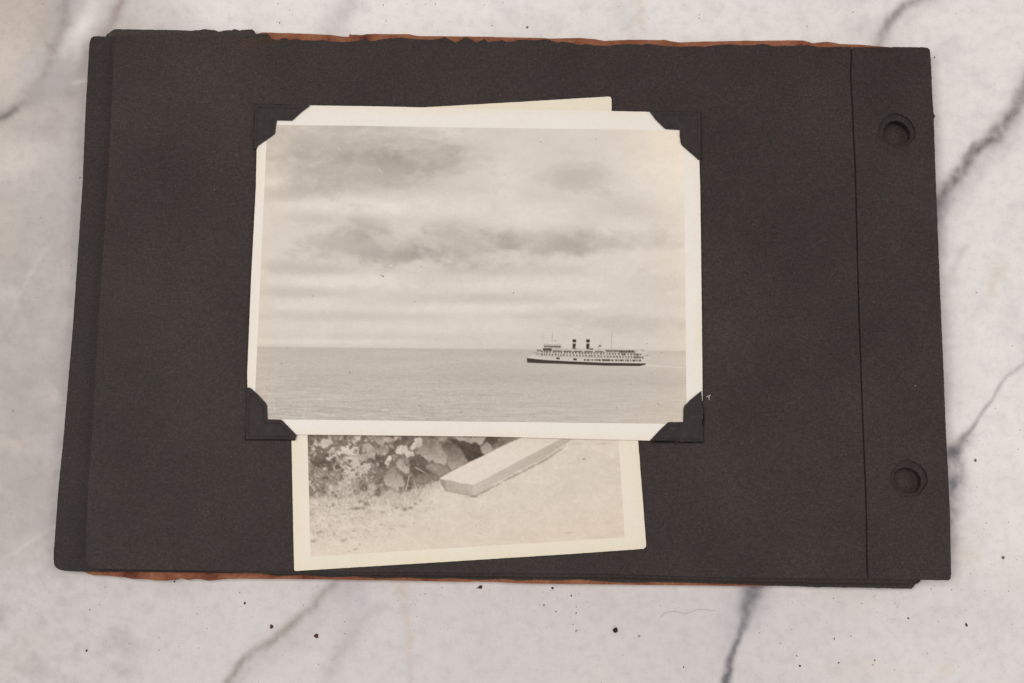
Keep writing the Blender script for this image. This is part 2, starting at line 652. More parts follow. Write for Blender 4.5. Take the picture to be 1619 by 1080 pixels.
    paint(blob(x, y, 1575, 440, 10, 34, .35, .4, 37) * .45, (208, 198, 182))
    paint(curve_mask(x, y, [(1527, 392, 5, .45), (1512, 420, 6, .4), (1498, 460, 10, .35), (1500, 540, 16, .3), (1505, 620, 18, .3)], 5, 30, 38, .2), (192, 185, 181))
    paint(blob(x, y, 1530, 875, 20, 12, 0, .5, 39) * .35, (214, 198, 180))
    paint(blob(x, y, 1370, 1058, 60, 14, 0, .5, 40) * .25, (220, 204, 186))
    paint(blob(x, y, 1495, 1060, 12, 8, 0, .5, 41) * .35, (214, 196, 176))
    # bottom: diagonal vein
    dv = [(660, 780, 10, .6), (575, 875, 8, .6), (532, 920, 8, .6), (494, 960, 8, .62), (463, 987, 8, .7), (434, 1012, 7, .75), (400, 1030, 7, .75),
          (378, 1053, 6, .85), (358, 1082, 6, .8), (310, 1150, 8, .7)]
    paint(curve_mask(x, y, [(a + 10, b + 8, w * 3.4, s * .6) for a, b, w, s in dv], 9, 50, 42, .2), (178, 171, 169))
    paint(curve_mask(x, y, dv, 5, 26, 43, .3), (153, 145, 138))
    paint(curve_mask(x, y, [(600, 960, 12, .3), (556, 1000, 13, .55), (532, 1045, 14, .6), (505, 1100, 14, .6)], 7, 30, 44, .3), (182, 175, 172))
    paint(curve_mask(x, y, [(556, 915, 26, .6), (562, 960, 24, .5), (545, 1020, 26, .35)], 7, 30, 45, .2), (186, 180, 182))
    paint(curve_mask(x, y, [(628, 905, 14, .5), (641, 955, 7, .5), (647, 1010, 6, .45), (648, 1075, 5, .35), (640, 1140, 6, .3)], 3, 20, 46), (196, 180, 170))
    # bottom: the blue grey vein
    bv = [(1260, 800, 12, .7), (1215, 870, 11, .8), (1197, 920, 14, .8), (1187, 942, 12, .85), (1179, 965, 10, .85), (1178, 985, 6.5, .85), (1168, 1006, 5, .85),
          (1158, 1030, 5, .9), (1152, 1055, 6.5, .95), (1146, 1085, 7, .9), (1120, 1150, 8, .8)]
    paint(curve_mask(x, y, [(1198, 920, 30, .5), (1172, 965, 32, .6), (1158, 990, 24, .45), (1148, 1040, 14, .3)], 9, 30, 47, .3), (172, 167, 172))
    paint(curve_mask(x, y, bv, 4, 24, 48, .28), (112, 109, 113))
    paint(blob(x, y, 1110, 960, 120, 40, .2, .4, 49) * .25, (210, 203, 205))
    return alb(np.clip(base, 30, 238))


def build_marble():
    step = 3.0
    xs = np.arange(-440, 2061, step)
    ys = np.arange(-360, 1441, step)
    X, Y = np.meshgrid(xs, ys)
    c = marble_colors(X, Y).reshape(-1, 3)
    P = at(X.ravel(), Y.ravel(), 0.0)
    nx, ny = len(xs), len(ys)
    i = np.arange(nx - 1)[None, :] + np.arange(ny - 1)[:, None] * nx
    i = i.ravel()
    F = np.stack([i, i + nx, i + nx + 1, i + 1], 1)
    # slab edge and underside, 20 mm thick
    rim = np.concatenate([np.arange(nx), np.arange(1, ny) * nx + nx - 1, (ny - 1) * nx + np.arange(nx - 2, -1, -1), np.arange(ny - 2, 0, -1) * nx])
    n0 = len(P)
    low = P[rim].copy()
    low[:, 2] = -0.02
    P = np.concatenate([P, low])
    c = np.concatenate([c, c[rim]])
    k = np.arange(len(rim))
    kn = (k + 1) % len(rim)
    S = np.stack([rim[k], rim[kn], n0 + kn, n0 + k], 1)
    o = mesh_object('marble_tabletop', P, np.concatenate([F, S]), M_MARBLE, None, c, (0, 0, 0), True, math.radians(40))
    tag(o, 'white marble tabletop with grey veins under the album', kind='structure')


build_marble()

# ------------------------------------------------------------------ the album
Z_COVER, Z_LINING, Z_LOW, Z_MID, Z_TOP = 2.0 * MM, 2.3 * MM, 2.85 * MM, 5.00 * MM, 5.55 * MM
album = empty('photo_album', at(809, 500, 0.0))
tag(album, 'old album of black paper leaves on a rotted brown cover, lying open', 'photo album')


def loc(pts, ox, oy, s):
    return [(ox + a / s, oy + b / s) for a, b in pts]


cover_top = [(190, 54), (300, 55), (403, 54), (415, 51.5), (437, 52), (486, 53.5), (520, 55), (536, 57), (551, 58.5), (553, 53.5), (556, 55), (573, 55.3),
             (580, 53.6), (647, 54), (660, 56.8), (720, 57.5), (800, 59), (850, 60.3), (879, 61), (916, 60), (940, 61.5), (955, 64.5), (965, 64), (995, 62.6),
             (1040, 63.4), (1050, 62.8), (1062, 65.5), (1077, 67), (1100, 66), (1180, 64.6), (1269, 64), (1279, 66.5), (1284, 68.6), (1296, 67), (1308, 66),
             (1320, 67.5), (1328, 69.4), (1365, 71), (1405, 74.2), (1440, 80)]
cover_bot = [(1440, 900), (1380, 922), (1193, 927), (1080, 925.4), (970, 924.2), (880, 923.2), (822, 922.4), (800, 921), (748, 919), (740, 920), (600, 917.6),
             (460, 915.4), (357, 915.2), (342, 917), (329, 918.2), (318, 916), (307, 915.2), (296, 917), (288, 914.5), (282, 914.2), (276, 916.8), (263, 918),
             (245, 917.8), (230, 915.6), (208, 915.2), (196, 912.6), (184, 911.6), (165, 910), (147, 909.4), (138, 906.8), (131, 903)]
cover = plate('back_cover', rough(cover_top + cover_bot, 2.5, 0.5, 12, 5), Z_COVER, Z_COVER, M_COVER, album, cell=26)

lining_outline = [(167, 57), (169, 54), (174, 50.5), (179, 47), (185, 45.8), (233, 46.8), (280, 47.6), (307, 48.6), (315, 47.4), (322, 45.8), (330, 46.4), (339, 47.6),
                  (343, 48.4), (347, 50.4), (351, 49.6), (354, 48.6), (362, 48.6), (366, 47.4), (371, 46.4), (380, 48), (390, 46.6), (398, 47), (402, 49.5), (405, 53),
                  (414, 53.5), (421, 52.5), (426, 55), (430, 66), (520, 76), (700, 78), (1000, 84), (1300, 84), (1440, 90),
                  (1456, 914), (1455, 919), (1451, 922.5), (1447, 924), (1444, 928.5), (1441, 931), (1400, 930.2), (1313, 928.4), (1290, 928.6), (1266, 927.4),
                  (1193, 925.4), (1140, 923), (1082, 921.4), (1040, 920.5), (1000, 921.4), (970, 920.8), (940, 918), (915, 915.8), (880, 918), (850, 916.4), (820, 918.4),
                  (800, 915), (760, 917), (711, 914), (690, 915.5), (640, 913.4), (600, 915), (560, 911.5), (520, 913), (480, 909), (440, 911), (410, 906), (300, 902), (160, 898)]
lining = plate('cover_lining', rough(lining_outline, 1.6, 1.1, 4.0, 8, lambda x, y: 0.45 + 0.9 * ((x > 300) & (y < 300)) + 0.2 * (y > 800)),
               Z_LINING, 0.28 * MM, M_LINING, cover, cell=26)

hole_up = loc([(190, 570), (200, 470), (240, 360), (320, 280), (410, 215), (510, 203), (610, 235), (700, 280), (770, 350), (812, 430), (842, 520), (835, 620),
               (775, 690), (720, 740), (610, 790), (510, 822), (440, 790), (330, 730), (240, 650)], 1370, 160, 10.8)
hole_up_in = loc([(285, 520), (325, 420), (400, 348), (510, 332), (620, 372), (705, 450), (748, 540), (742, 640), (690, 715), (560, 765), (430, 757), (330, 690), (290, 610)],
                 1370, 160, 10.8)
hole_dn = loc([(190, 520), (215, 380), (300, 270), (400, 190), (490, 172), (600, 215), (700, 270), (780, 360), (822, 470), (842, 550), (800, 630), (740, 720),
               (680, 792), (560, 817), (430, 827), (340, 800), (300, 720), (230, 640)], 1390, 710, 10.8)
hole_dn_in = loc([(238, 500), (265, 390), (330, 335), (440, 313), (560, 340), (655, 400), (712, 500), (705, 640), (640, 735), (520, 762), (400, 727), (290, 640)],
                 1390, 710, 10.8)


def shrink(poly, k, dx=0, dy=0):
    p = np.array(poly)
    c = p.mean(0)
    return (p - c) * k + c + np.array([dx, dy])


# the leaf that sticks out on the left
low_outline = [(141.0, 72), (141.8, 66), (144, 60), (148, 57.6), (154, 57), (168, 57.8), (300, 64), (700, 74), (1380, 84), (1452, 86), (1476, 900), (1456, 908), (1000, 905),
               (600, 905), (366, 906), (233, 904.5), (134, 904), (118, 903.6), (102, 902.6), (93, 900.6), (88, 897.4), (85, 892), (84.4, 882), (84.8, 873), (92, 774), (99.6, 700),
               (115, 520), (130, 297), (135.4, 168), (140.2, 87)]
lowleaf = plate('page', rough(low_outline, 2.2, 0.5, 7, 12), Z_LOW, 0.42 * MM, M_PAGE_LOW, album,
                [rough(drop(hole_up_in, Z_MID, Z_LOW), 1.5, .4, 5, 14), rough(drop(hole_dn_in, Z_MID, Z_LOW), 1.5, .4, 5, 15)], cell=16,
                top_fn=lambda x, y: -0.00025 * sstep(160, 90, x) * 0)
tag(lowleaf, 'lower leaf sticking out along the short side opposite the holes')

mid_outline = [(205, 66), (420, 70), (700, 79), (1290, 81), (1320, 77.4), (1380, 77), (1464, 80), (1478, 300), (1492, 760), (1480, 900), (1452, 917), (1446, 921.4), (1438, 922.8), (1300, 921.2), (1180, 919.4), (1060, 915.6),
               (970, 913), (850, 912), (700, 910), (560, 908.4), (470, 907.5), (400, 906), (200, 899), (170, 880), (185, 400)]
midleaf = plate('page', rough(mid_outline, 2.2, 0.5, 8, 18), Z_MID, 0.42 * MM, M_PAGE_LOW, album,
                [rough(hole_up_in, 1.5, .4, 5, 20), rough(hole_dn_in, 1.5, .4, 5, 21)], cell=20)
tag(midleaf, 'middle leaf showing as a thin dark edge below the top leaf')

for k, zk in enumerate((3.55 * MM, 4.0 * MM, 4.45 * MM)):
    rk = random.Random(40 + k)
    inner = [(215 + rk.uniform(-6, 8), 74), (1455, 84), (1488 + rk.uniform(-6, 0), 896), (160 + rk.uniform(0, 14), 890)]
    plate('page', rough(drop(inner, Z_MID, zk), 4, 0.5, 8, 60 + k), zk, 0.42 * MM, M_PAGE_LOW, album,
          [rough(shrink(drop(hole_up_in, Z_MID, zk), 1.0 + rk.uniform(-.03, .03), rk.uniform(-.6, .6), rk.uniform(-.6, .6)), 1.5, .4, 5, 70 + k),
           rough(shrink(drop(hole_dn_in, Z_MID, zk), 1.0 + rk.uniform(-.03, .03), rk.uniform(-.6, .6), rk.uniform(-.6, .6)), 1.5, .4, 5, 80 + k)], cell=24)

# top leaf: writing panel + hinge strip beyond the crease
crease = [(1346.6, 74.6), (1346, 90), (1344.4, 121), (1347.3, 164), (1349, 213), (1351.7, 262), (1354, 340), (1356.5, 430), (1358.5, 500), (1361.5, 590), (1364.8, 690), (1367, 740),
          (1369.4, 813), (1370.4, 888), (1372, 915.4)]
top_edge = [(180.6, 82), (181, 69), (182.4, 63.5), (186, 60), (191, 58.8), (233, 58.2), (262, 59), (307, 61), (340, 61), (380, 60.6), (406, 60), (420, 58), (425, 58.4), (431, 62.6), (440, 64),
            (446, 61.5), (452, 60.5), (458, 63.5), (470, 62), (478, 64), (499, 64.8), (512, 63.6), (520, 65.6), (538, 67), (552, 66.4), (566, 65.5), (573, 62), (578, 60.2), (582, 64.6),
            (592, 65.4), (598, 63), (608, 61.5), (622, 61), (634, 59.2), (647, 61), (660, 62.4), (684, 63.2), (697, 61), (704, 59), (711, 63), (721, 67.4), (728, 64), (733, 60.4), (739, 60),
            (746, 63), (754, 67.6), (760, 64.4), (766, 61.5), (771, 67), (782, 65.6), (795, 64.4), (802, 67), (812, 65.6), (824, 63.2), (845, 64.4), (866, 62), (872, 64.6), (879, 67.4), (892, 66.6),
            (904, 68.4), (915, 71.2), (928, 70.2), (940, 72.2), (965, 72.5), (978, 70.2), (997, 69.4), (1012, 71), (1027, 69.2), (1047, 72.5), (1077, 74.5), (1095, 73), (1114, 74), (1130, 72),
            (1151, 70.6), (1170, 72), (1190, 71.8), (1207, 69.6), (1212, 70.6), (1220, 73.6), (1250, 73), (1276, 72), (1284, 73), (1294, 75.2), (1320, 74.4)]
bot_edge = [(1160, 913.4), (1060, 910.6), (970, 907.6), (850, 906.4), (700, 905.4), (600, 904.6), (455, 903.2), (300, 901.4), (200, 900.2), (160, 899.4), (148, 898.4), (140, 894), (136.4, 884),
            (135.6, 870), (138.6, 800), (140.4, 749), (145, 700), (157, 500), (170, 297), (175, 203), (178.7, 124)]
panel_outline = top_edge + [(a - 1.25, b) for a, b in crease] + bot_edge
strip_outline = [(a + 1.25, b) for a, b in crease[::-1]] + [(1353, 75), (1380, 74.6), (1417, 74.4), (1460, 74.6), (1467, 75.6), (1470.4, 78.6), (1471.4, 90), (1473, 121.6), (1474.4, 156), (1476.2, 180), (1478.6, 183),
                                                           (1476.4, 188), (1478, 238), (1480, 302), (1487, 480), (1492, 590), (1496, 690), (1498.7, 739), (1502, 813), (1503.6, 906), (1503, 915),
                                                           (1499, 917.6), (1440, 917), (1400, 916)]


def page_tint(x, y):
    c = np.ones(x.shape + (3,))
    t = fbm(x / 120, y / 120, 3, 61)
    c *= (1 + 0.13 * t + 0.07 * fbm(x / 34, y / 34, 3, 72))[..., None]

    def stain(m, col):
        m = np.clip(m, 0, 1)[..., None]
        c[:] = c * (1 - m) + c * np.array(col) * m
    stain(blob(x, y, 410, 64, 34, 8, 0, .5, 62) * .9, (1.65, 1.15, .78))
    stain(blob(x, y, 172, 290, 10, 55, .05, .5, 63) * .8, (1.30, 1.10, .88))
    stain(blob(x, y, 196, 184, 3, 2.5, 0, .2, 64) * .9, (1.8, 1.2, .8))
    stain(blob(x, y, 165, 360, 8, 60, .05, .5, 65) * .6, (1.25, 1.06, .9))
    stain(blob(x, y, 330, 80, 170, 30, 0, .5, 66) * .5, (1.12, 1.04, .96))
    stain(blob(x, y, 762, 74, 9, 2, 0, .2, 67), (.5, .5, .5))
    stain(blob(x, y, 1306, 80, 7, 3, 0, .3, 68), (.6, .6, .6))
    stain(blob(x, y, 316, 95, 5, 8, 0, .5, 69) * .4, (.7, .7, .7))
    stain(sstep(9, 0, y - 64) * np.clip(.5 + fbm(x / 12, y / 12, 3, 70), 0, 1) * .7, (.78, .84, .84))
    return c


def lift(x, y):
    a = 0.00035 * sstep(330, 145, x - (y - 500) * -0.045) * (0.55 + 0.45 * np.sin(y / 75.0 + 1.2))
    b = 0.00018 * sstep(180, 60, y)
    return a + b


panel = plate('page', rough(panel_outline, 2.0, 0.55, 5, 25, lambda x, y: 0.55 + 1.1 * ((y < 90) & (x > 420) & (x < 1330))), Z_TOP, 0.40 * MM, M_PAGE, album,
              cell=9, top_fn=lift, col_fn=page_tint)
tag(panel, 'top leaf with ragged upper edge carrying the two photographs')
strip = plate('hinge_strip', rough(strip_outline, 2.0, 0.5, 5, 28), Z_TOP, 0.40 * MM, M_PAGE, panel,
              [rough(hole_up, 1.4, .5, 4, 30), rough(hole_dn, 1.4, .5, 4, 31)], cell=8, col_fn=page_tint,
              top_fn=lambda x, y: 0.00006 - 0.00012 * np.exp(-(np.minimum(np.hypot(x - 1418, y - 208), np.hypot(x - 1438, y - 757)) - 30) ** 2 / 18.0))


# ------------------------------------------------------------------ painting the two prints
class Canvas:
    def __init__(self, x0, y0, x1, y1, s):
        self.x0, self.y0, self.s = x0, y0, s
        self.w, self.h = int((x1 - x0) * s), int((y1 - y0) * s)
        xs = x0 + (np.arange(self.w) + .5) / s
        ys = y0 + (np.arange(self.h) + .5) / s
        self.X, self.Y = np.meshgrid(xs, ys)
        self.L = np.zeros((self.h, self.w))

    def box(self, ax, ay, bx, by):
        i0 = max(0, int((ax - self.x0) * self.s) - 1)
        i1 = min(self.w, int((bx - self.x0) * self.s) + 2)
        j0 = max(0, int((ay - self.y0) * self.s) - 1)
        j1 = min(self.h, int((by - self.y0) * self.s) + 2)
        if i1 <= i0 or j1 <= j0:
            return None
        return slice(j0, j1), slice(i0, i1)

    def mix(self, sl, m, v):
        self.L[sl] = self.L[sl] * (1 - m) + v * m

    def poly(self, pts, v, a=1.0, shade=None, soft=0.0, rag=0.0, seed=0):
        p = np.array(pts, float)
        pad = 2 + soft + rag
        sl = self.box(p[:, 0].min() - pad, p[:, 1].min() - pad, p[:, 0].max() + pad, p[:, 1].max() + pad)
        if sl is None:
            return
        X, Y = self.X[sl], self.Y[sl]
        if rag:
            X = X + fbm(X / 2.6, Y / 2.6, 2, seed) * rag
            Y = Y + fbm(X / 2.6 + 31, Y / 2.6, 2, seed + 2) * rag
        ins = inside(p, X.ravel(), Y.ravel()).reshape(X.shape)
        if soft:
            d = seg_dist(X, Y, p)
            m = np.where(ins, sstep(-soft, soft, d), sstep(-soft, soft, -d))
        else:
            m = ins.astype(float)
        val = v if shade is None else v + shade(X, Y)
        self.mix(sl, m * a, val)

    def line(self, ax, ay, bx, by, w, v, a=1.0):
        sl = self.box(min(ax, bx) - w * 2, min(ay, by) - w * 2, max(ax, bx) + w * 2, max(ay, by) + w * 2)
        if sl is None:
            return
        d = seg_dist(self.X[sl], self.Y[sl], [(ax, ay), (bx, by)], False)
        self.mix(sl, (1 - sstep(w * .4, w, d)) * a, v)

    def dot(self, cx, cy, r, v, a=1.0):
        sl = self.box(cx - 2 * r, cy - 2 * r, cx + 2 * r, cy + 2 * r)
        if sl is None:
            return
        d = np.hypot(self.X[sl] - cx, self.Y[sl] - cy)
        self.mix(sl, (1 - sstep(r * .5, r, d)) * a, v)

    def sample(self, x, y):
        u = np.clip((x - self.x0) * self.s - .5, 0, self.w - 1.001)
        v = np.clip((y - self.y0) * self.s - .5, 0, self.h - 1.001)
        i, j = u.astype(int), v.astype(int)
        fu, fv = u - i, v - j
        L = self.L
        return (L[j, i] * (1 - fu) + L[j, i + 1] * fu) * (1 - fv) + (L[j + 1, i] * (1 - fu) + L[j + 1, i + 1] * fu) * fv

    def blur(self, r):
        k = np.array([.25, .5, .25])
        for _ in range(r):
            for ax in (0, 1):
                p = np.pad(self.L, [(1, 1) if a == ax else (0, 0) for a in (0, 1)], mode='edge')
                sl = [slice(None), slice(None)]
                out = 0
                n = self.L.shape[ax]
                for q in range(3):
                    sl[ax] = slice(q, q + n)
                    out = out + k[q] * p[tuple(sl)]
                self.L = out


def paint_ship():
    C = Canvas(394, 190, 1094, 680, 2.5)
    X, Y = C.X, C.Y
    hz = 548 + (X - 408) * (7.0 / 675)
    up = (Y - 198) / 350
    # sky
    L = 202 + 4 * sstep(.1, .6, up) - 4 * sstep(.8, 1.0, up) + 12 * sstep(640, 1080, X) * (1 - up * .8)
    n = fbm(X / 95, Y / 34, 5, 81)
    n2 = fbm(X / 30, Y / 11, 4, 84)
    n3 = fbm(X / 150, Y / 14, 4, 88)
    wx, wy = fbm(X / 60, Y / 40, 3, 85) * 14, fbm(X / 60, Y / 40, 3, 86) * 7
    n = fbm((X + wx) / 80, (Y + wy) / 40, 5, 81)
    L = L + 4 * n + 3 * n3 * sstep(.5, .9, up)

    lump = fbm((X + wx) / 34, (Y + wy) / 19, 6, 301, .58)
    lump2 = fbm((X + wx) / 15, (Y + wy) / 8, 5, 305, .6)

    def cl(cx, cy, rx, ry, dl, rot=0.0):
        """a lumpy cloud (dl < 0) or a bright gap (dl > 0) with a flatter underside"""
        sl = window(X, Y, cx - 2.6 * rx, cy - 2.6 * (ry + rx * abs(rot)), cx + 2.6 * rx, cy + 2.6 * (ry + rx * abs(rot)))
        c, sn = math.cos(rot), math.sin(rot)
        u = ((X[sl] - cx) * c + (Y[sl] - cy) * sn) / rx
        v = (-(X[sl] - cx) * sn + (Y[sl] - cy) * c) / ry
        v = np.where(v > 0, v * 1.2, v * .9)
        r = np.sqrt(u * u + v * v) + lump[sl] * .7 + lump2[sl] * .3
        L[sl] += (dl * .9 if dl < 0 else dl) * (1 - sstep(.15, 1.6, r)) * (1 + .3 * lump2[sl])
    for a in [(560, 262, 190, 62, -9, -.05), (510, 232, 130, 34, -17, -.05), (575, 276, 130, 36, -20, -.08), (470, 303, 70, 16, -12, -.1), (690, 252, 80, 28, -14, 0),
              (582, 358, 40, 22, -24, .1), (570, 392, 105, 24, -30, .05), (650, 404, 70, 14, -16, 0), (730, 390, 66, 32, -28, .05),
              (868, 386, 95, 22, -26, .0), (965, 388, 95, 17, -18, -.06), (912, 281, 54, 25, -22, .1), (985, 334, 66, 20, -12, 0),
              (500, 345, 44, 12, -12, .1), (490, 424, 95, 13, -17, .03), (460, 463, 85, 9, -13, .02), (775, 474, 110, 9, -12, -.02),
              (985, 512, 110, 12, -14, 0), (900, 499, 80, 8, -9, 0), (520, 500, 130, 8, -8, 0), (800, 428, 140, 10, -10, 0), (1040, 450, 80, 14, -8, 0)]:
        cl(*a)
    for a in [(545, 326, 120, 18, 15, 0), (430, 293, 30, 18, 12, 0), (745, 330, 90, 26, 11, 0), (600, 340, 34, 14, 8, 0), (570, 446, 105, 13, 13, 0),
              (830, 452, 150, 12, 9, 0), (700, 487, 140, 10, 11, 0), (500, 482, 80, 10, 9, 0), (920, 484, 44, 7, 11, 0), (640, 520, 210, 11, 8, 0),
              (700, 212, 66, 18, 9, 0), (1050, 270, 66, 70, 6, 0), (830, 358, 80, 12, 7, 0), (890, 338, 80, 15, 6, 0), (560, 541, 190, 5, 5, 0), (800, 270, 60, 40, 8, 0)]:
        cl(*a)
    L = L + 3.0 * lump2 + 2.2 * fbm(X / 5, Y / 3.5, 3, 309)
    L = L + 6 * np.exp(-((Y - hz + 9) / 6) ** 2) * sstep(760, 520, X)
    # distant shore and sea
    sea = sstep(-1.6, 1.8, Y - hz)
    depth = np.clip((Y - hz) / 115, 0, 1)
    rip = fbm(X / (6 + 22 * depth), Y / (1.0 + 2.2 * depth), 3, 91)
    swell = fbm(X / 120, Y / 9, 4, 93)
    W = 185 - 5 * np.exp(-((Y - hz) / 7) ** 2) + 8 * sstep(650, 1060, X) - 4 * depth + swell * 5 + rip * (4 + 22 * depth * (1 - .6 * sstep(620, 1000, X))) + (3 + 10 * depth) * fbm(X / 3, Y / 1.6, 2, 97) * (1 - .5 * sstep(620, 1000, X))
    W = W - 6 * np.exp(-((Y - 598 - (X - 800) * .02) / 12) ** 2) * sstep(640, 760, X)
    L = L * (1 - sea) + W * sea
    sh = np.exp(-((Y - hz + 1.4) / 1.8) ** 2) * (sstep(700, 900, X) * .7 + .3 * sstep(520, 440, X))
    L = L - 9 * sh * np.clip(.6 + fbm(X / 40, X * 0, 3, 95), 0, 1)
    # age: lighter, yellowed rims of the print
    C.L = L
    q = lambda pts: loc(pts, 820, 505, 7.359)
    qq = lambda a, b: (820 + a / 7.359, 505 + b / 7.359)

    def R(x0, y0, x1, y1, v, a=1.0, sk=0.0264):
        # rectangle that follows the ship's slight list
        C.poly(q([(x0, y0), (x1, y0 + (x1 - x0) * sk), (x1, y1 + (x1 - x0) * sk), (x0, y1)]), v, a)
    # smoke, wake
    C.line(*qq(1480, 528), *qq(1640, 548), .9, 222, .95)
    C.line(*qq(1640, 546), *qq(1920, 560), .8, 216, .75)
    C.line(*qq(240, 512), *qq(1460, 548), .6, 206, .5)
    # white house and hull
    C.poly(q([(95, 452), (150, 425), (200, 408), (165, 404), (205, 392), (165, 380), (215, 372), (225, 352), (262, 345), (280, 300), (300, 292), (495, 297), (500, 342), (640, 346), (1440, 352), (1450, 372),
              (1490, 385), (1470, 398), (1492, 412), (1475, 430), (1495, 450), (1480, 470), (1500, 490), (1490, 516), (900, 508), (500, 490)]), 200, 1, soft=.25)
    # hull, black band
    C.poly(q([(95, 452), (300, 474), (600, 490), (1000, 506), (1485, 513), (1472, 528), (1410, 543), (1000, 539), (500, 519), (230, 511), (100, 504)]), 46, 1, soft=.2)
    rr = random.Random(5)
    # decks: dark seams and window rows
    for (xa, xb, y0, h, v) in [(215, 1440, 364, 7, 140), (170, 1460, 391, 6, 150), (190, 1470, 421, 7, 146), (300, 1480, 446, 4, 168)]:
        R(xa, y0, xb, y0 + h, v, .8, .027 if y0 < 460 else .012)
    x = 262
    while x < 1440:
        w = rr.choice([15, 19, 21, 17])
        yy = 372 + (x - 262) * .027
        R(x, yy - 1, x + w, yy + 16, rr.choice([62, 74, 88, 104]), .95)
        x += w + rr.choice([11, 14, 16, 22])
    x = 262
    while x < 1450:
        w = rr.choice([15, 17, 20, 21])
        yy = 402 + (x - 262) * .029
        R(x, yy - 1, x + w, yy + 16, rr.choice([60, 72, 86, 100]), .95)
        x += w + rr.choice([10, 14, 16, 20])
    x = 760
    while x < 1430:
        w = rr.choice([10, 14, 26, 34])
        yy = 462 + (x - 760) * .010
        R(x, yy, x + w, yy + 22, rr.choice([60, 74, 90]), .95, .01)
        x += w + rr.choice([6, 9, 14])
    R(975, 462, 1045, 488, 84, 1, .01)
    R(440, 442, 478, 466, 62, 1)
    R(637, 453, 677, 477, 60, 1)
    for (a, b, r_) in [(320, 452, .8), (395, 458, .8), (523, 464, .8), (725, 470, .8), (580, 466, 1.0)]:
        C.dot(*qq(a, b), r_, 120, .8)
    # bow details
    for (y0, xa) in [(380, 168), (402, 190), (395, 200)]:
        R(xa, y0, xa + 60, y0 + 7, 120, .8)
    R(212, 350, 268, 374, 112, .85)
    # bridge
    R(290, 304, 492, 328, 112, .8)
    x = 304
    while x < 488:
        R(x, 309, x + 9, 325, rr.choice([60, 72, 86]), .95)
        x += rr.choice([15, 19, 24])
    R(285, 288, 500, 297, 150, .6, .01)
    R(284, 336, 386, 366, 64, .95)
    R(400, 345, 500, 364, 128, .8)
    C.dot(*qq(370, 272), 1.6, 222, .9)
    # boat deck, lifeboats
    for cx in (450, 570, 690, 815, 940):
        yy = 352 + (cx - 450) * .014
        C.poly(q([(cx - 52, yy - 4), (cx + 52, yy - 2), (cx + 44, yy + 18), (cx - 44, yy + 16)]), 188, .9)
        C.line(*qq(cx - 46, yy + 17), *qq(cx + 46, yy + 19), .95, 62, .95)
        C.line(*qq(cx - 50, yy - 7), *qq(cx + 50, yy - 6), .4, 150, .7)
        C.line(*qq(cx - 58, yy - 12), *qq(cx - 58, yy + 18), .4, 150, .7)
        C.dot(*qq(cx - 8, yy - 14), .9, 120, .6)
    R(1010, 356, 1180, 380, 84, .9, .008)
    R(1165, 360, 1355, 386, 58, .95, .008)
    x = 1018
    while x < 1350:
        R(x, 360, x + 8, 378, 196, .7, .008)
        x += rr.choice([22, 30, 38])
    R(880, 348, 1440, 354, 168, .7, .01)
    R(1210, 400, 1240, 420, 90, .8)
    R(1350, 396, 1405, 452, 96, .7)
    for k in range(34):
        a, b = rr.uniform(1330, 1490), rr.uniform(352, 500)
        C.line(*qq(a, b), *qq(a + rr.uniform(10, 40), b + rr.uniform(-2, 3)), .4, rr.choice([120, 140, 225, 230]), .6)
    # funnels
    for cx in (647, 806):
        R(cx - 21, 235, cx + 21, 269, 40, 1, 0)
        R(cx - 19, 268, cx + 19, 281, 214, 1, 0)
        C.poly(q([(cx - 18, 281), (cx + 18, 281), (cx + 16, 345), (cx - 20, 345)]), 46, 1)
        C.line(*qq(cx + 14, 290), *qq(cx + 12, 340), .5, 130, .6)
    R(820, 338, 868, 354, 92, .9, 0)
    C.line(*qq(660, 318), *qq(640, 345), .6, 190, .7)
    # masts and pennant
    C.line(*qq(392, 160), *qq(390, 300), .38, 150, .75)
    C.line(*qq(398, 140), *qq(399, 200), .3, 165, .5)
    C.line(*qq(1086, 150), *qq(1076, 345), .42, 135, .85)
    C.line(*qq(268, 190), *qq(302, 222), .35, 150, .6)
    C.line(*qq(918, 326), *qq(946, 306), .5, 130, .8)
    R(930, 300, 962, 318, 104, .9, 0)
    C.line(*qq(1435, 330), *qq(1433, 356), .4, 130, .7)
    # specks and dust baked into the old print
    for (a, b, r_, v) in [(606, 437, 1.6, 90), (603, 436, 1.3, 100), (812, 463.5, 1.4, 100), (494, 468, 1.3, 130), (656, 477, 1.0, 110), (445, 575, 1.3, 100), (455, 550, 1.0, 120),
                          (553, 589, 1.2, 100), (663, 642, 1.2, 90), (729, 652, 1.2, 80), (666, 422, 1.2, 150), (855, 224, 1.2, 120), (942, 220, 1.1, 120), (770, 553, 1, 140),
                          (878, 539, 1.0, 90), (1023, 543, 1, 110), (1046, 557, 1.0, 110), (1041, 639, 1.2, 110), (1030, 590, 1, 120), (998, 607, .9, 140), (975, 645, 1.0, 90), (992, 645, 1, 130),
                          (680, 373, .9, 140), (780, 410, .9, 150), (1085, 545, 1, 110), (425, 600, 1, 110), (590, 395, .8, 150)]:
        C.dot(a, b, r_, v, .85)
    for k in range(150):
        a, b = rr.uniform(405, 1082), rr.uniform(205, 664)
        C.dot(a, b, rr.uniform(.5, 1.0), rr.choice([238, 232, 226, 150]), rr.uniform(.2, .6))
    for k in range(26):
        a, b, t = rr.uniform(410, 1075), rr.uniform(210, 660), rr.uniform(0, 3.1)
        C.line(a, b, a + 4 * math.cos(t), b + 4 * math.sin(t), .4, rr.choice([232, 225, 160]), .5)
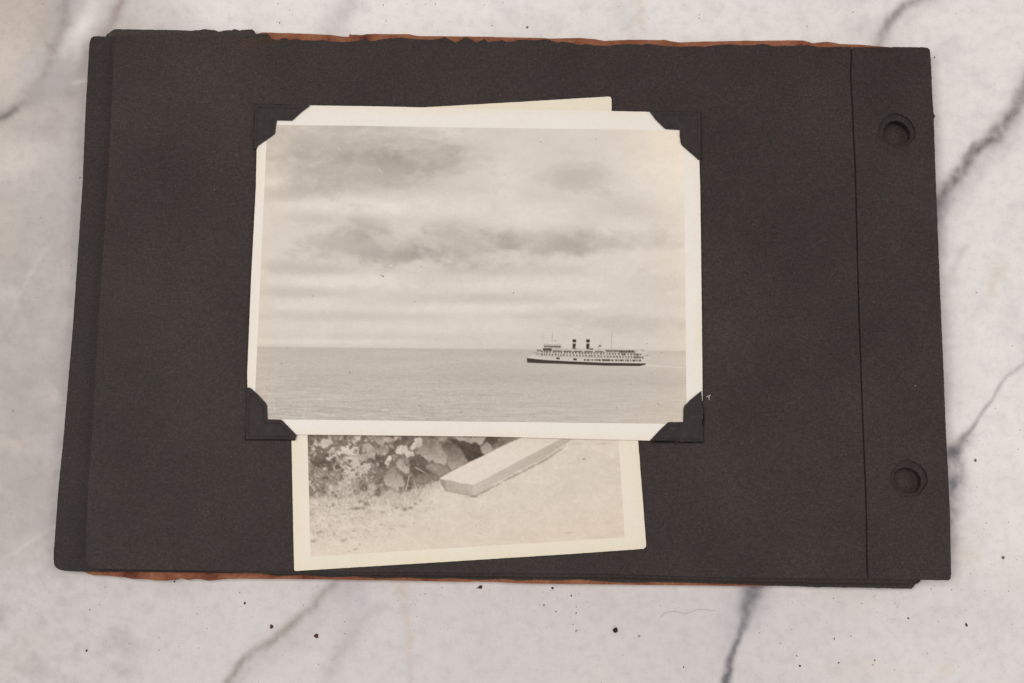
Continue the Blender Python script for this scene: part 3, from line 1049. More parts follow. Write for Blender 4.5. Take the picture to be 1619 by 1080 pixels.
    for (a, b, c2, d2) in [(534, 233, 537, 238), (599, 268, 605, 275), (1039, 636, 1043, 641), (420, 609, 423, 614)]:
        C.line(a, b, c2, d2, .6, 235 if a < 1000 and a > 430 else 130, .7)
    C.blur(1)
    return C


def warm(L, x, y, edge, k=1.0):
    """print tone -> seen colour: neutral warm greys, yellowing where 'edge' is 1"""
    t = np.clip(L / 255.0, 0, 1)[..., None]
    c = np.stack([L + 4 * k, L - 3 * k, L - 11 * k], -1) + (1 - t) * np.array([4, -3, -4])
    e = edge[..., None]
    return c * (1 - e) + (c * np.array([1.015, 1.0, .97]) + np.array([3, 2, -1])) * e


def quad_grid(corners, step):
    (ax, ay), (bx, by), (cx, cy), (dx, dy) = corners      # UL UR LR LL
    nx = int(max(math.hypot(bx - ax, by - ay), math.hypot(cx - dx, cy - dy)) / step) + 1
    ny = int(max(math.hypot(dx - ax, dy - ay), math.hypot(cx - bx, cy - by)) / step) + 1
    U, V = np.meshgrid(np.linspace(0, 1, nx), np.linspace(0, 1, ny))
    X = (ax * (1 - U) + bx * U) * (1 - V) + (dx * (1 - U) + cx * U) * V
    Y = (ay * (1 - U) + by * U) * (1 - V) + (dy * (1 - U) + cy * U) * V
    i = (np.arange(nx - 1)[None, :] + np.arange(ny - 1)[:, None] * nx).ravel()
    F = np.stack([i, i + nx, i + nx + 1, i + 1], 1)
    return X, Y, U, V, F


def print_sheet(name, corners, step, z, col_fn, parent, top_fn):
    X, Y, U, V, F = quad_grid(corners, step)
    P = at(X.ravel(), Y.ravel(), z)
    P[:, 2] += bend(P[:, 0], P[:, 1]) + top_fn(X.ravel(), Y.ravel())
    c = col_fn(X, Y, U, V).reshape(-1, 3)
    return mesh_object(name, P, F, M_PRINT, parent, c)


# ---- second photograph (lies under the ship photograph)
Z_P2 = Z_TOP + 0.29 * MM
P2 = [(449, 182.5), (700, 168), (850, 159.4), (962.5, 152.6), (965.6, 153.4), (966.8, 157), (967.2, 175), (985, 400), (1009, 697), (1021.4, 858), (1021.2, 864.5), (1017.5, 867.8),
      (900, 876), (700, 888.6), (467.5, 902.8), (465.6, 902.2), (465, 899), (461, 697), (455, 430)]


def flat0(x, y):
    return np.zeros(np.shape(x))


def cream(tone, poly):
    def f(x, y):
        d = seg_dist(x, y, poly)
        n = fbm(x / 60, y / 60, 3, 55)
        c = np.empty(x.shape + (3,))
        c[:] = tone
        e = np.clip(np.exp(-d / 6.0) * (.6 + .5 * n), 0, 1)[..., None]
        c = c * (1 - e) + np.array(tone) * np.array([.985, .965, .925]) * e
        c += (n * 2)[..., None]
        return alb(c)
    return f


photo2 = plate('photograph', rough(P2, 2.5, 0.32, 4, 41), Z_P2, 0.24 * MM, M_PAPER, None, cell=14, col_fn=cream((231, 222, 205), P2),
               origin=at(740, 530, Z_TOP))
tag(photo2, 'tilted snapshot of leaves and a wooden plank, half hidden under the ship photograph', 'photograph', 'black and white snapshots in the album')


def paint_garden():
    C = Canvas(455, 640, 1000, 892, 2.2)
    X, Y = C.X, C.Y
    n1 = fbm(X / 60, Y / 30, 4, 201)
    n2 = fbm(X / 14, Y / 8, 4, 205)
    n3 = fbm(X / 4, Y / 3, 3, 207)
    tuft = sstep(878, 800, Y + (X - 490) * .09) * sstep(730, 600, X)
    C.L = 205 + n1 * 5 + n2 * (5 + 11 * tuft) + n3 * (5 + 9 * tuft) - 9 * tuft
    qa = lambda pts: loc(pts, 484, 686, 9.0)
    qb = lambda pts: loc(pts, 570, 686, 9.0)
    qc = lambda pts: loc(pts, 656, 686, 9.0)
    qd = lambda pts: loc(pts, 484, 780, 8.095)
    q8 = lambda pts: loc(pts, 730, 685, 5.4)
    rr = random.Random(12)

    def blade(x, y, ln, ang, w, v, a):
        x2, y2 = x + ln * math.cos(ang), y - ln * math.sin(ang)
        mx, my = (x + x2) / 2 + rr.uniform(-1.2, 1.2), (y + y2) / 2 + rr.uniform(-.8, .8)
        C.line(x, y, mx, my, w, v, a)
        C.line(mx, my, x2, y2, w * .8, v, a)

    def pl(q, pts, v0, v1=None, soft=1.0, rag=1.6, a=.96, tex=5.0, edge=True, seed=[400]):
        """one leaf or gap: v0 at its upper side, v1 at its lower side"""
        seed[0] += 7
        sd = seed[0]
        p = np.array(q(pts))
        soft, rag = soft * 1.4, rag * 1.7
        v1 = v0 if v1 is None else v1
        y0, y1 = p[:, 1].min(), p[:, 1].max()
        if edge:
            C.poly(p + np.array([.5, 1.3]), min(v0, v1) - 42, .5, soft=1.5, rag=rag, seed=sd)
        C.poly(p, 0, a, lambda x, y: v0 + (v1 - v0) * sstep(y0, y1, y) + tex * fbm(x / 7, y / 5, 3, sd) + tex * .7 * fbm(x / 2, y / 2, 2, sd + 1), soft=soft, rag=rag, seed=sd)

    # foliage mass in shade
    mass = [(455, 640), (880, 640), (822, 693), (740, 734), (697, 756), (684, 766), (660, 776), (640, 782), (600, 782), (560, 784), (520, 786), (487, 790), (455, 796)]
    C.poly(mass, 122, 1, lambda x, y: 20 * fbm(x / 11, y / 9, 4, 211) + 14 * fbm(x / 4, y / 3.5, 3, 214) + 26 * sstep(752, 786, y), soft=6, rag=4, seed=3)
    # hidden upper part: plain leaves
    for k in range(60):
        x, y, r_ = rr.uniform(470, 840), rr.uniform(642, 690), rr.uniform(5, 12)
        p = [(x + r_ * rr.uniform(.8, 1.2) * math.cos(t * .7), y + .7 * r_ * rr.uniform(.8, 1.2) * math.sin(t * .7)) for t in range(9)]
        C.poly(p, rr.choice([100, 130, 150, 165]), .9, soft=1)
    # -- left tile
    pl(qa, [(20, 20), (300, 20), (240, 70), (180, 100), (110, 110), (60, 210), (20, 240)], 104, 118, 2.0, 2, .8, 12, False)
    pl(qa, [(380, 20), (680, 20), (660, 120), (610, 120), (520, 160), (450, 200), (400, 150)], 142, 128, 2.0, 2, .8, 16, False)
    pl(qa, [(60, 300), (200, 250), (300, 300), (470, 300), (490, 400), (470, 480), (340, 570), (290, 490), (200, 480), (60, 450)], 104, 88, 1.6, 1.6, .9, 10, False)
    pl(qa, [(70, 310), (180, 280), (260, 330), (200, 440), (80, 440)], 128, 108, 1.6, 1.4, .7, 12, False)
    pl(qa, [(480, 470), (560, 450), (560, 560), (480, 660), (440, 570)], 112, 122, 1.4, 1.2, .9, 8, False)
    pl(qa, [(40, 490), (90, 474), (160, 492), (280, 500), (312, 560), (292, 650), (285, 725), (180, 700), (120, 660), (50, 640)], 130, 146, .9, 1.0, .95, 7)
    pl(qa, [(35, 640), (106, 712), (60, 742), (30, 722)], 192, 188)
    pl(qa, [(45, 745), (250, 745), (300, 860), (180, 900), (50, 905)], 112, 124, 1.6, 2, .8, 16, False)
    pl(qa, [(85, 218), (108, 122), (150, 93), (195, 132), (240, 63), (290, 85), (340, 15), (382, 130), (320, 172), (292, 200), (250, 222), (215, 160), (170, 182), (130, 228)], 196, 184, .7, 1.2)
    C.line(*qa([(76, 215)])[0], *qa([(54, 312)])[0], 1.0, 152, .8)
    pl(qa, [(322, 250), (370, 203), (432, 215), (400, 277), (340, 302)], 178, 170)
    pl(qa, [(480, 400), (540, 345), (620, 290), (740, 330), (890, 440), (850, 560), (770, 640), (730, 770), (640, 840), (300, 890), (330, 770), (480, 690), (550, 600), (470, 430)], 192, 180, 2.0, 3.0, .95, 20, False)
    C.line(*qa([(462, 310)])[0], *qa([(398, 490)])[0], 1.4, 148, .85)
    pl(qa, [(330, 520), (400, 500), (470, 560), (460, 650), (380, 660), (330, 600)], 160, 150, 1.4, 1.6, .7, 14)
    pl(qa, [(278, 345), (340, 330), (400, 290), (450, 240), (515, 158), (565, 200), (622, 118), (652, 170), (700, 180), (770, 205), (725, 300), (620, 310), (500, 272), (440, 312), (390, 345), (300, 368)], 208, 200, .8, 1.8, .95, 9)
    pl(qa, [(520, 390), (585, 392), (580, 440), (520, 452)], 128, 118, 1.0, 1, .85, 4, False)
    pl(qa, [(740, 365), (860, 268), (920, 255), (910, 345), (830, 402), (770, 442)], 158, 146, .9, 1.0)
    pl(qa, [(660, 130), (690, 30), (780, 20), (770, 100), (700, 140)], 204, 192)
    for (d, v) in [([(840, 405), (910, 325), (910, 410)], 92), ([(775, 595), (850, 535), (905, 600), (840, 642)], 96), ([(750, 765), (820, 715), (885, 780), (860, 815)], 100),
                   ([(790, 30), (900, 25), (880, 90), (820, 90)], 108), ([(640, 640), (760, 620), (740, 760), (660, 780)], 150)]:
        pl(qa, d, v, v, 1.2, 1.4, .85, 5, False)
    # hairy texture of the weed
    for k in range(520):
        t = rr.random()
        x = 484 + (330 + 420 * rr.random() + (1 - t) * 130) / 9
        y = 686 + (300 + 560 * t) / 9
        if x > 582 or (t < .5 and x < 484 + (520 - 60 * t) / 9):
            continue
        blade(x, y, rr.uniform(1.5, 4.5), rr.uniform(1.6, 2.9), rr.uniform(.35, .6), rr.choice([138, 152, 166, 204, 212, 216]), rr.uniform(.3, .65))
    # -- middle tile
    pl(qb, [(470, 60), (690, 55), (610, 160), (540, 172), (490, 130)], 98, 108, 1.2, 1.2, .9, 8, False)
    pl(qb, [(400, 170), (500, 200), (495, 285), (405, 275)], 118, 112, 1.2, 1, .9, 8, False)
    pl(qb, [(205, 300), (400, 288), (380, 330), (350, 500), (300, 505), (205, 430), (90, 380)], 112, 104, 1.2, 1.2, .9, 9, False)
    pl(qb, [(690, 360), (760, 318), (905, 330), (905, 640), (830, 640), (720, 560), (700, 430)], 102, 94, 1.2, 1.2, .95, 9, False)
    pl(qb, [(0, 292), (110, 290), (112, 340), (50, 402), (0, 445)], 172, 164)
    pl(qb, [(28, 160), (110, 128), (200, 200), (216, 280), (206, 372), (120, 342), (20, 262)], 170, 176, .8, 1.4)
    pl(qb, [(200, 40), (330, 25), (432, 58), (422, 130), (345, 132), (330, 182), (250, 150), (208, 100)], 150, 166, .9, 1.2)
    pl(qb, [(208, 172), (340, 158), (402, 200), (392, 270), (342, 302), (280, 317), (220, 262)], 142, 164, .8, 1.3)
    pl(qb, [(108, 45), (190, 53), (208, 92), (150, 92)], 224, 218)
    pl(qb, [(330, 50), (430, 40), (440, 90), (400, 130), (350, 90)], 166, 176, .9)
    pl(qb, [(478, 38), (562, 38), (512, 77)], 188, 184)
    pl(qb, [(410, 163), (480, 178), (492, 212), (430, 202)], 158, 150)
    pl(qb, [(0, 472), (90, 420), (150, 408), (202, 435), (150, 472), (110, 512), (60, 582), (0, 592)], 198, 190, .8, 1.6)
    pl(qb, [(110, 560), (200, 480), (332, 502), (332, 620), (250, 692), (160, 692), (108, 622)], 126, 140, 1.2, 1.6, .9, 10)
    pl(qb, [(440, 298), (530, 298), (572, 330), (510, 367), (468, 340)], 164, 156)
    pl(qb, [(618, 348), (692, 378), (694, 474), (650, 444)], 150, 142)
    pl(qb, [(340, 600), (390, 520), (470, 478), (520, 560), (600, 610), (642, 700), (602, 762), (552, 762), (542, 804), (482, 798), (460, 752), (400, 752), (338, 712), (318, 650)], 146, 182, .7, 1.3, .97, 5)
    pl(qb, [(503, 420), (540, 368), (600, 358), (640, 440), (692, 470), (692, 552), (642, 574), (580, 522), (518, 472)], 162, 180, .7, .9, .97, 5)
    pl(qb, [(343, 422), (400, 313), (442, 308), (432, 372), (396, 442)], 216, 212, .6, .6)
    pl(qb, [(488, 262), (520, 188), (600, 158), (652, 168), (682, 240), (752, 260), (764, 302), (710, 312), (670, 364), (640, 322), (630, 270), (560, 292)], 194, 202, .7, 1.2)
    pl(qb, [(698, 207), (750, 130), (790, 58), (852, 58), (884, 150), (820, 182), (740, 228)], 200, 204, .7, 1.2)
    pl(qb, [(280, 722), (312, 678), (324, 742), (290, 774)], 168, 164)
    pl(qb, [(130, 700), (200, 698), (232, 790), (170, 852), (60, 852)], 178, 186, 1.2, 2, .8, 12)
    for (d, v) in [([(200, 800), (292, 758), (274, 884), (178, 884)], 104), ([(0, 700), (72, 720), (92, 802), (0, 802)], 116), ([(608, 610), (700, 598), (742, 782), (655, 792)], 102),
                   ([(330, 745), (420, 765), (400, 810), (310, 800)], 128), ([(560, 770), (640, 740), (600, 830), (520, 840)], 130)]:
        pl(qb, d, v, v, 1.2, 1.2, .9, 6, False)
    pl(qb, [(278, 872), (420, 798), (520, 850), (604, 900), (592, 1014), (420, 1014), (290, 942)], 176, 190, 1.2, 1.6, .9, 8)
    pl(qb, [(610, 850), (760, 790), (870, 800), (890, 930), (700, 985), (620, 940)], 178, 190, 1.4, 2.0, .85, 18, False)
    # -- right tile: the broad leaves behind the plank
    pl(qc, [(470, 66), (600, 60), (720, 50), (1100, 40), (1100, 180), (1010, 300), (745, 415), (700, 330), (600, 190)], 84, 80, 1.0, .8, .97, 5, False)
    pl(qc, [(0, 268), (90, 298), (182, 402), (164, 462), (210, 570), (100, 600), (0, 640)], 112, 96, 1.2, 1.0, .95, 8, False)
    pl(qc, [(158, 440), (300, 418), (400, 450), (462, 460), (520, 536), (440, 572), (330, 610), (250, 562), (180, 500)], 146, 156, 1.2, 1.2, .95, 8)
    pl(qc, [(368, 108), (480, 106), (600, 168), (672, 240), (704, 310), (756, 392), (640, 474), (526, 528), (470, 450), (452, 350), (420, 240)], 112, 164, .7, .9, .97, 5)
    pl(qc, [(80, 120), (120, 55), (320, 78), (382, 160), (412, 240), (464, 310), (444, 455), (380, 432), (290, 412), (258, 370), (204, 404), (140, 342), (80, 302), (6, 282), (60, 200)], 136, 178, .7, 1.2, .97, 6)
    pl(qc, [(335, 50), (465, 50), (420, 102), (350, 102)], 166, 160)
    pl(qc, [(540, 50), (1015, 45), (964, 142), (922, 164), (862, 122), (790, 134), (700, 107), (620, 92)], 172, 166, .7, 1.1)
    pl(qc, [(928, 192), (1022, 106), (1090, 150), (1100, 250), (1000, 304), (950, 272)], 158, 168, .8, .8)
    pl(qc, [(1020, 50), (1180, 40), (1180, 120), (1085, 160), (1036, 108)], 92, 90, .9, .6, .95, 4, False)
    pl(qc, [(0, 50), (95, 60), (100, 160), (60, 195), (0, 190)], 196, 186)
    C.line(*qc([(10, 478)])[0], *qc([(190, 580)])[0], 1.1, 190, .85)
    C.line(*qc([(50, 618)])[0], *qc([(112, 578)])[0], 1.2, 182, .7)
    C.dot(*qc([(38, 436)])[0], .8, 226, .9)
    pl(qc, [(0, 600), (200, 545), (340, 560), (310, 640), (100, 690), (0, 680)], 120, 150, 2.4, 2, .8, 8, False)
    for k in range(420):
        x, y = 488 + abs(rr.gauss(0, 80)), rr.uniform(688, 790)
        if x > 668 or y > 700 + (668 - x) * .45 + 30:
            continue
        r_, t0, el = rr.uniform(1.4, 4.2), rr.uniform(0, 6.28), rr.uniform(.35, .8)
        pts = []
        for j in range(9):
            t = .698 * j
            q_ = r_ * rr.uniform(.7, 1.25)
            u_, v_ = q_ * math.cos(t), q_ * el * math.sin(t)
            pts.append((x + u_ * math.cos(t0) - v_ * math.sin(t0), y + u_ * math.sin(t0) + v_ * math.cos(t0)))
        v = rr.choice([88, 100, 116, 130, 150, 165, 180, 194, 204])
        C.poly(pts, v, rr.uniform(.45, .8), soft=.6)
    # fringe of grass
    for k in range(1500):
        x = rr.uniform(488, 702)
        yb = 797 - (x - 490) * .075 + rr.gauss(0, 8)
        if x > 650:
            yb = 780 - (x - 650) * .25 + rr.gauss(0, 6)
        v = rr.choice([142, 160, 178, 192, 205, 212, 216])
        blade(x, yb, rr.uniform(1.5, 5), rr.uniform(.7, 2.5), rr.uniform(.35, .65), v, rr.uniform(.3, .65))
    for k in range(800):
        x = rr.uniform(490, 690)
        y = rr.uniform(796, 852) - (x - 490) * .08
        blade(x, y, rr.uniform(1, 4), rr.uniform(.2, 2.9), rr.uniform(.35, .6), rr.choice([160, 172, 186, 214, 220]), rr.uniform(.25, .5))
    for k in range(700):
        x, y = rr.uniform(488, 590), rr.uniform(742, 800)
        if (x - 488) < (y - 742) * -.6 + 10:
            continue
        blade(x, y, rr.uniform(2, 6), rr.uniform(.9, 2.7), rr.uniform(.35, .7), rr.choice([112, 130, 150, 196, 206, 212]), rr.uniform(.3, .7))
    for k in range(420):
        x = 488 + abs(rr.gauss(0, 75))
        y = rr.uniform(798, 858) - (x - 490) * .06
        blade(x, y, rr.uniform(1.5, 5), rr.uniform(.3, 2.8), rr.uniform(.35, .7), rr.choice([132, 146, 160, 218]), rr.uniform(.3, .6))
    # straws
    for (q, a, b, c2, d2, w, v) in [(qb, 692, 600, 650, 792, 1.1, 206), (qb, 760, 660, 792, 782, .7, 198), (qb, 120, 940, 192, 1085, 1.3, 212), (qb, 380, 930, 422, 985, 1.0, 208), (qb, 720, 740, 800, 830, .6, 190),
                                    (qd, 1040, 90, 1090, 270, 1.0, 214), (qd, 390, 240, 420, 300, .6, 216), (qd, 640, 360, 780, 450, .5, 214), (qa, 265, 750, 300, 850, .6, 186), (qa, 415, 960, 430, 1040, .9, 208),
                                    (qa, 860, 610, 870, 680, 1.2, 200)]:
        C.line(*q([(a, b)])[0], *q([(c2, d2)])[0], w, v, .85)
    # hard little shadows and pale patches on the ground
    for (a, b, w, h, v) in [(650, 195, 100, 16, 112), (775, 135, 50, 36, 122), (345, 148, 18, 22, 116), (265, 160, 14, 26, 140), (420, 130, 12, 34, 140), (300, 180, 10, 18, 140), (1160, 182, 24, 14, 116),
                            (1262, 205, 40, 24, 124), (1335, 185, 34, 14, 124), (1400, 132, 30, 18, 134), (1465, 95, 22, 14, 140), (980, 245, 44, 22, 160), (820, 245, 60, 20, 172), (470, 270, 60, 16, 172),
                            (170, 500, 60, 20, 146), (362, 520, 22, 24, 156), (608, 480, 26, 12, 146), (480, 600, 58, 20, 160), (92, 612, 36, 14, 134), (688, 652, 16, 10, 136), (636, 714, 32, 9, 112),
                            (800, 490, 14, 10, 156), (590, 570, 14, 10, 152), (550, 740, 20, 10, 160), (240, 650, 20, 10, 176), (1240, 420, 44, 18, 168), (1100, 455, 36, 10, 164), (960, 402, 24, 10, 160), (1372, 385, 5, 5, 80),
                            (60, 265, 12, 26, 142), (90, 200, 20, 20, 152), (590, 340, 12, 8, 160), (390, 300, 30, 12, 172), (440, 60, 60, 30, 158), (930, 20, 40, 40, 112), (700, 100, 40, 20, 130)]:
        cx, cy = qd([(a, b)])[0]
        m = blob(X, Y, cx, cy, w / 8.1 * .8, h / 8.1 * .9, -.08, .35, int(a))
        C.L = C.L * (1 - .8 * m) + v * .8 * m
    for (a, b, w, h, v) in [(490, 440, 120, 40, 218), (600, 430, 40, 14, 220), (640, 640, 60, 50, 212), (190, 590, 40, 16, 214), (1180, 230, 60, 28, 212), (920, 180, 30, 16, 212), (120, 120, 80, 40, 204), (1450, 180, 60, 30, 206)]:
        cx, cy = qd([(a, b)])[0]
        m = blob(X, Y, cx, cy, w / 8.1 * .8, h / 8.1 * .9, -.05, .35, int(a) + 3)
        C.L = C.L * (1 - .7 * m) + v * .7 * m
    # plank
    C.poly(q8([(95, 530), (300, 435), (430, 362), (700, 228), (890, 100), (890, 116), (700, 246), (440, 376), (305, 446), (120, 549), (30, 545)]), 146, .75, soft=1.2, rag=1.2, seed=16)
    C.line(*qc([(420, 805)])[0], *qc([(860, 892)])[0], 1.2, 130, .7)
    top = qc([(350, 630), (530, 530), (750, 415), (1000, 300)]) + q8([(330, 118), (500, 42), (620, -20), (960, -12), (842, 50), (460, 250), (110, 436), (92, 441)]) + qc([(800, 716), (640, 698), (500, 658), (380, 648)])
    end = qc([(345, 636), (380, 650), (500, 660), (640, 700), (800, 718), (850, 730), (850, 860), (800, 886), (720, 868), (560, 838), (430, 802), (372, 720)])
    side = q8([(92, 441), (110, 436), (460, 250), (842, 50), (960, -12), (1036, -12), (890, 88), (700, 215), (430, 350), (300, 425), (150, 512), (105, 533), (84, 520)])
    C.poly(end, 0, 1, lambda x, y: 176 - 26 * np.exp(-((x - 700) / 4.5) ** 2) + 8 * sstep(715, 750, x) + 9 * fbm(x / 1.8, y / 14, 3, 324) - 10 * sstep(772, 784, y), soft=.8)
    C.poly(side, 0, 1, lambda x, y: 188 - 8 * sstep(770, 880, x) + 6 * fbm(x / 16, (y + x * .54) / 2.5, 3, 322) + 4 * fbm(x / 2, y / 2, 2, 323), soft=.8)
    C.poly(top, 0, 1, lambda x, y: 214 + 3 * fbm((x + y * .5) / 20, (y + x * .52) / 3, 3, 320) + 3 * fbm(x / 3, y / 3, 2, 321) - 5 * sstep(730, 690, y), soft=.7)
    for k in range(90):
        t = rr.random()
        x, y = 750 + 145 * t + rr.gauss(0, 3), 785 - 84 * t + abs(rr.gauss(0, 4))
        C.line(x, y, x + rr.uniform(-4, 4), y + rr.uniform(-3, 2), .6, rr.choice([150, 218, 222, 165]), rr.uniform(.3, .6))
    for (a, b, w, h, v) in [(890, 128, 45, 20, 224), (800, 300, 50, 22, 220), (640, 300, 22, 40, 220), (345, 415, 36, 16, 220), (500, 325, 30, 14, 218), (180, 585, 40, 14, 220), (1045, 220, 20, 7, 112),
                            (920, 850, 40, 8, 176), (960, 585, 40, 14, 218), (440, 490, 120, 40, 200), (1150, 600, 120, 40, 212), (1260, 760, 60, 16, 192), (700, 880, 200, 20, 202), (1240, 375, 90, 5, 186),
                            (980, 90, 90, 6, 180), (1210, 90, 60, 8, 180), (940, 255, 60, 6, 190), (1000, 235, 6, 30, 188), (1280, 190, 50, 40, 216), (560, 420, 80, 30, 214)]:
        cx, cy = q8([(a, b)])[0]
        m = blob(X, Y, cx, cy, w / 5.4 * .7, h / 5.4 * .8, 0, .5, int(a) + 7)
        C.L = C.L * (1 - .75 * m) + v * .75 * m
    for k in range(120):
        x, y = rr.gauss(752, 10), rr.uniform(800, 868)
        C.dot(x, y, rr.uniform(.4, .8), 140, .5)
    for k in range(160):
        C.dot(rr.uniform(490, 985), rr.uniform(700, 875), rr.uniform(.4, .8), rr.choice([150, 170, 224, 228]), rr.uniform(.2, .5))
    shade = sstep(0, 30, (742 + (790 - X) * .19) - Y) * sstep(790, 760, X)
    C.L = C.L + (12 * fbm(X / 5, Y / 4, 4, 351) + 7 * fbm(X / 2, Y / 1.8, 2, 355)) * (.35 + .9 * shade)
    C.L = np.where(C.L < 198, 198 + (C.L - 198) * 1.2, C.L)
    C.blur(2)
    return C


GARDEN = paint_garden()


def garden_col(X, Y, U, V):
    L = GARDEN.sample(X, Y)
    d = np.minimum(np.minimum(U, 1 - U) * 500, (1 - V) * 680)
    e = np.clip(np.exp(-d / 40) * .2 + .4 * sstep(740, 870, Y) + .2 * sstep(760, 960, X), 0, 1)
    return alb(np.clip(warm(L, X, Y, e, 1.15) + np.array([4, 2, -1]), 20, 250))


img2 = print_sheet('printed_image', [(474, 204), (944, 178), (987.6, 849.6), (491.2, 880)], 1.25, Z_P2 + 0.03 * MM, garden_col, photo2, flat0)
tag(img2, 'faded print of weeds, broad leaves and a plank on the ground')

# ---- ship photograph
Z_P1 = Z_TOP + 0.67 * MM
P1 = [(407.4, 186), (430, 167.4), (490, 167), (598, 168.4), (666, 169.8), (800, 172), (965, 175.4), (1025, 176.6), (1085, 179.4), (1104, 200), (1107, 297), (1109, 450), (1110.6, 590), (1110.8, 675), (1092, 697),
      (1027, 696.6), (884, 693.4), (780, 690.6), (600, 688.6), (470, 687.2), (412, 685.6), (391.6, 664), (391, 590), (397, 440), (404.4, 297), (406, 231)]


def curl1(x, y):
    """the ship photograph rises a touch in the middle and dips at its long edges"""
    v = (y - 430) / 260.0
    u = (x - 750) / 355.0
    return -0.00010 * sstep(.86, 1.02, -v) + (0.00008 + 0.00028 * sstep(.62, 1.0, v)) * np.clip(1 - u * u, 0, 1)


photo1 = plate('photograph', rough(P1, 2.2, 0.30, 4, 44), Z_P1, 0.25 * MM, M_PAPER, None, cell=12, col_fn=cream((234, 227, 219), P1), top_fn=curl1,
               origin=at(750, 430, Z_P1 - 0.3 * MM))
tag(photo1, 'white bordered photograph of a steamship at sea, held by four black corners', 'photograph', 'black and white snapshots in the album')
SHIP = paint_ship()


def ship_col(X, Y, U, V):
    L = SHIP.sample(X, Y)
    dl, dr, dt, db = U * 665, (1 - U) * 665, V * 465, (1 - V) * 465
    n = fbm(X / 50, Y / 50, 3, 71)
    e = np.clip(np.exp(-dl / 30) * .8 + np.exp(-dr / 60) * .8 + np.exp(-dt / 40) * .2 + np.exp(-db / 30) * .2, 0, 1) * np.clip(.9 + .4 * n, .2, 1.2)
    e = np.clip(e + .6 * np.exp(-((X - 1060) / 60) ** 2 - ((Y - 225) / 50) ** 2), 0, 1)
    L = L + e * (2 + 7 * np.exp(-dr / 40))
    return alb(np.clip(warm(L, X, Y, e), 20, 250))


img1 = print_sheet('printed_image', [(422.6, 197.6), (1080.8, 206.2), (1085.6, 670.4), (401.6, 663)], 0.85, Z_P1 + 0.03 * MM, ship_col, photo1, curl1)
tag(img1, 'faded print of a two funnel steamship under a cloudy sky')

# ------------------------------------------------------------------ photo corners
Z_PC = Z_TOP + 1.03 * MM


def photo_corner(outline, outer, label):
    """outline: pixels; outer: the polyline (pixels) of the two edges glued to the leaf"""
    poly = np.array(rough(outline, 1.2, 0.18, 3, 50))

    def top(x, y):
        do = seg_dist(x, y, outer, False)
        da = seg_dist(x, y, outline)
        z = -(Z_PC - Z_TOP - 0.24 * MM) * (1 - sstep(0.0, 1.3, do))
        z = z + 0.00018 * sstep(5.0, 7.5, da)
        z = z - 0.00006 * np.exp(-((da - 5.0) / 1.1) ** 2)
        return z
    c = np.mean(outline, 0)
    o = plate('photo_corner', poly, Z_PC, 0.20 * MM, M_CORNER, None, cell=1.5, top_fn=top, origin=at(c[0], c[1], Z_TOP), min_gap=.35)
    tag(o, label, 'photo corner', 'black paper photo corners')
    return o


UL = [(402, 163.4), (440, 164), (491.5, 166.2), (476, 178), (462, 191), (450, 190.7), (437.6, 190.4), (436, 200), (435, 210.5), (433, 213), (420, 222), (407.6, 230.6), (405.6, 235), (399.4, 235)]
UR = [(1026, 174.6), (1070, 175), (1109, 176), (1109.4, 215), (1109.2, 250.5), (1104, 253), (1100.6, 249), (1090, 240), (1078.6, 230), (1076.4, 226), (1074.6, 214), (1075, 205.2), (1064, 204.6), (1053.6, 204), (1050.6, 202.6), (1037, 189.4)]
LL = [(389.4, 613.2), (393, 612.6), (397, 614.2), (408, 624), (420, 637), (422.2, 641), (422.6, 652), (423, 662.8), (432, 663.2), (443.6, 663.4), (446.6, 665), (457, 675.6), (469, 688), (466, 696.6), (430, 696.2), (386.6, 695.6), (388, 650)]
LR = [(1110.6, 617.6), (1107, 619.4), (1092, 631.6), (1082, 641.8), (1080.6, 646), (1080.2, 667), (1069, 667.4), (1058, 667.2), (1055, 668.8), (1043, 680), (1027, 697.2), (1031, 699.4), (1070, 699.8), (1113.2, 700.2), (1113, 660)]
photo_corner(UL, [(399.4, 235), (402, 163.4), (491.5, 166.2)], 'black photo corner over the darkest clouds of the ship photograph')
photo_corner(UR, [(1026, 174.6), (1109, 176), (1109.2, 250.5)], 'black photo corner on the ship photograph, beside the protruding corner of the tilted snapshot')
photo_corner(LL, [(389.4, 613.2), (386.6, 695.6), (466, 696.6)], 'black photo corner at the sea end of the ship photograph, farthest from the ship')
photo_corner(LR, [(1027, 697.2), (1113.2, 700.2), (1110.6, 617.6)], 'black photo corner just below the ship, with a scrap of white lint beside it')

# ------------------------------------------------------------------ crumbs, lint, hair and dust
M_CRUMB_BROWN = plain('brown_leather_crumb', (0.085, 0.030, 0.019))
M_CRUMB_DARK = plain('black_paper_crumb', (0.024, 0.018, 0.016))
M_CRUMB_GREY = plain('grey_grit', (0.16, 0.135, 0.11))
M_LINT = plain('white_lint', (0.62, 0.63, 0.62), 0.9, 0.1, 0.1)
M_HAIR = plain('brown_hair', (0.33, 0.29, 0.26), 0.5, 0.3, 0.15)


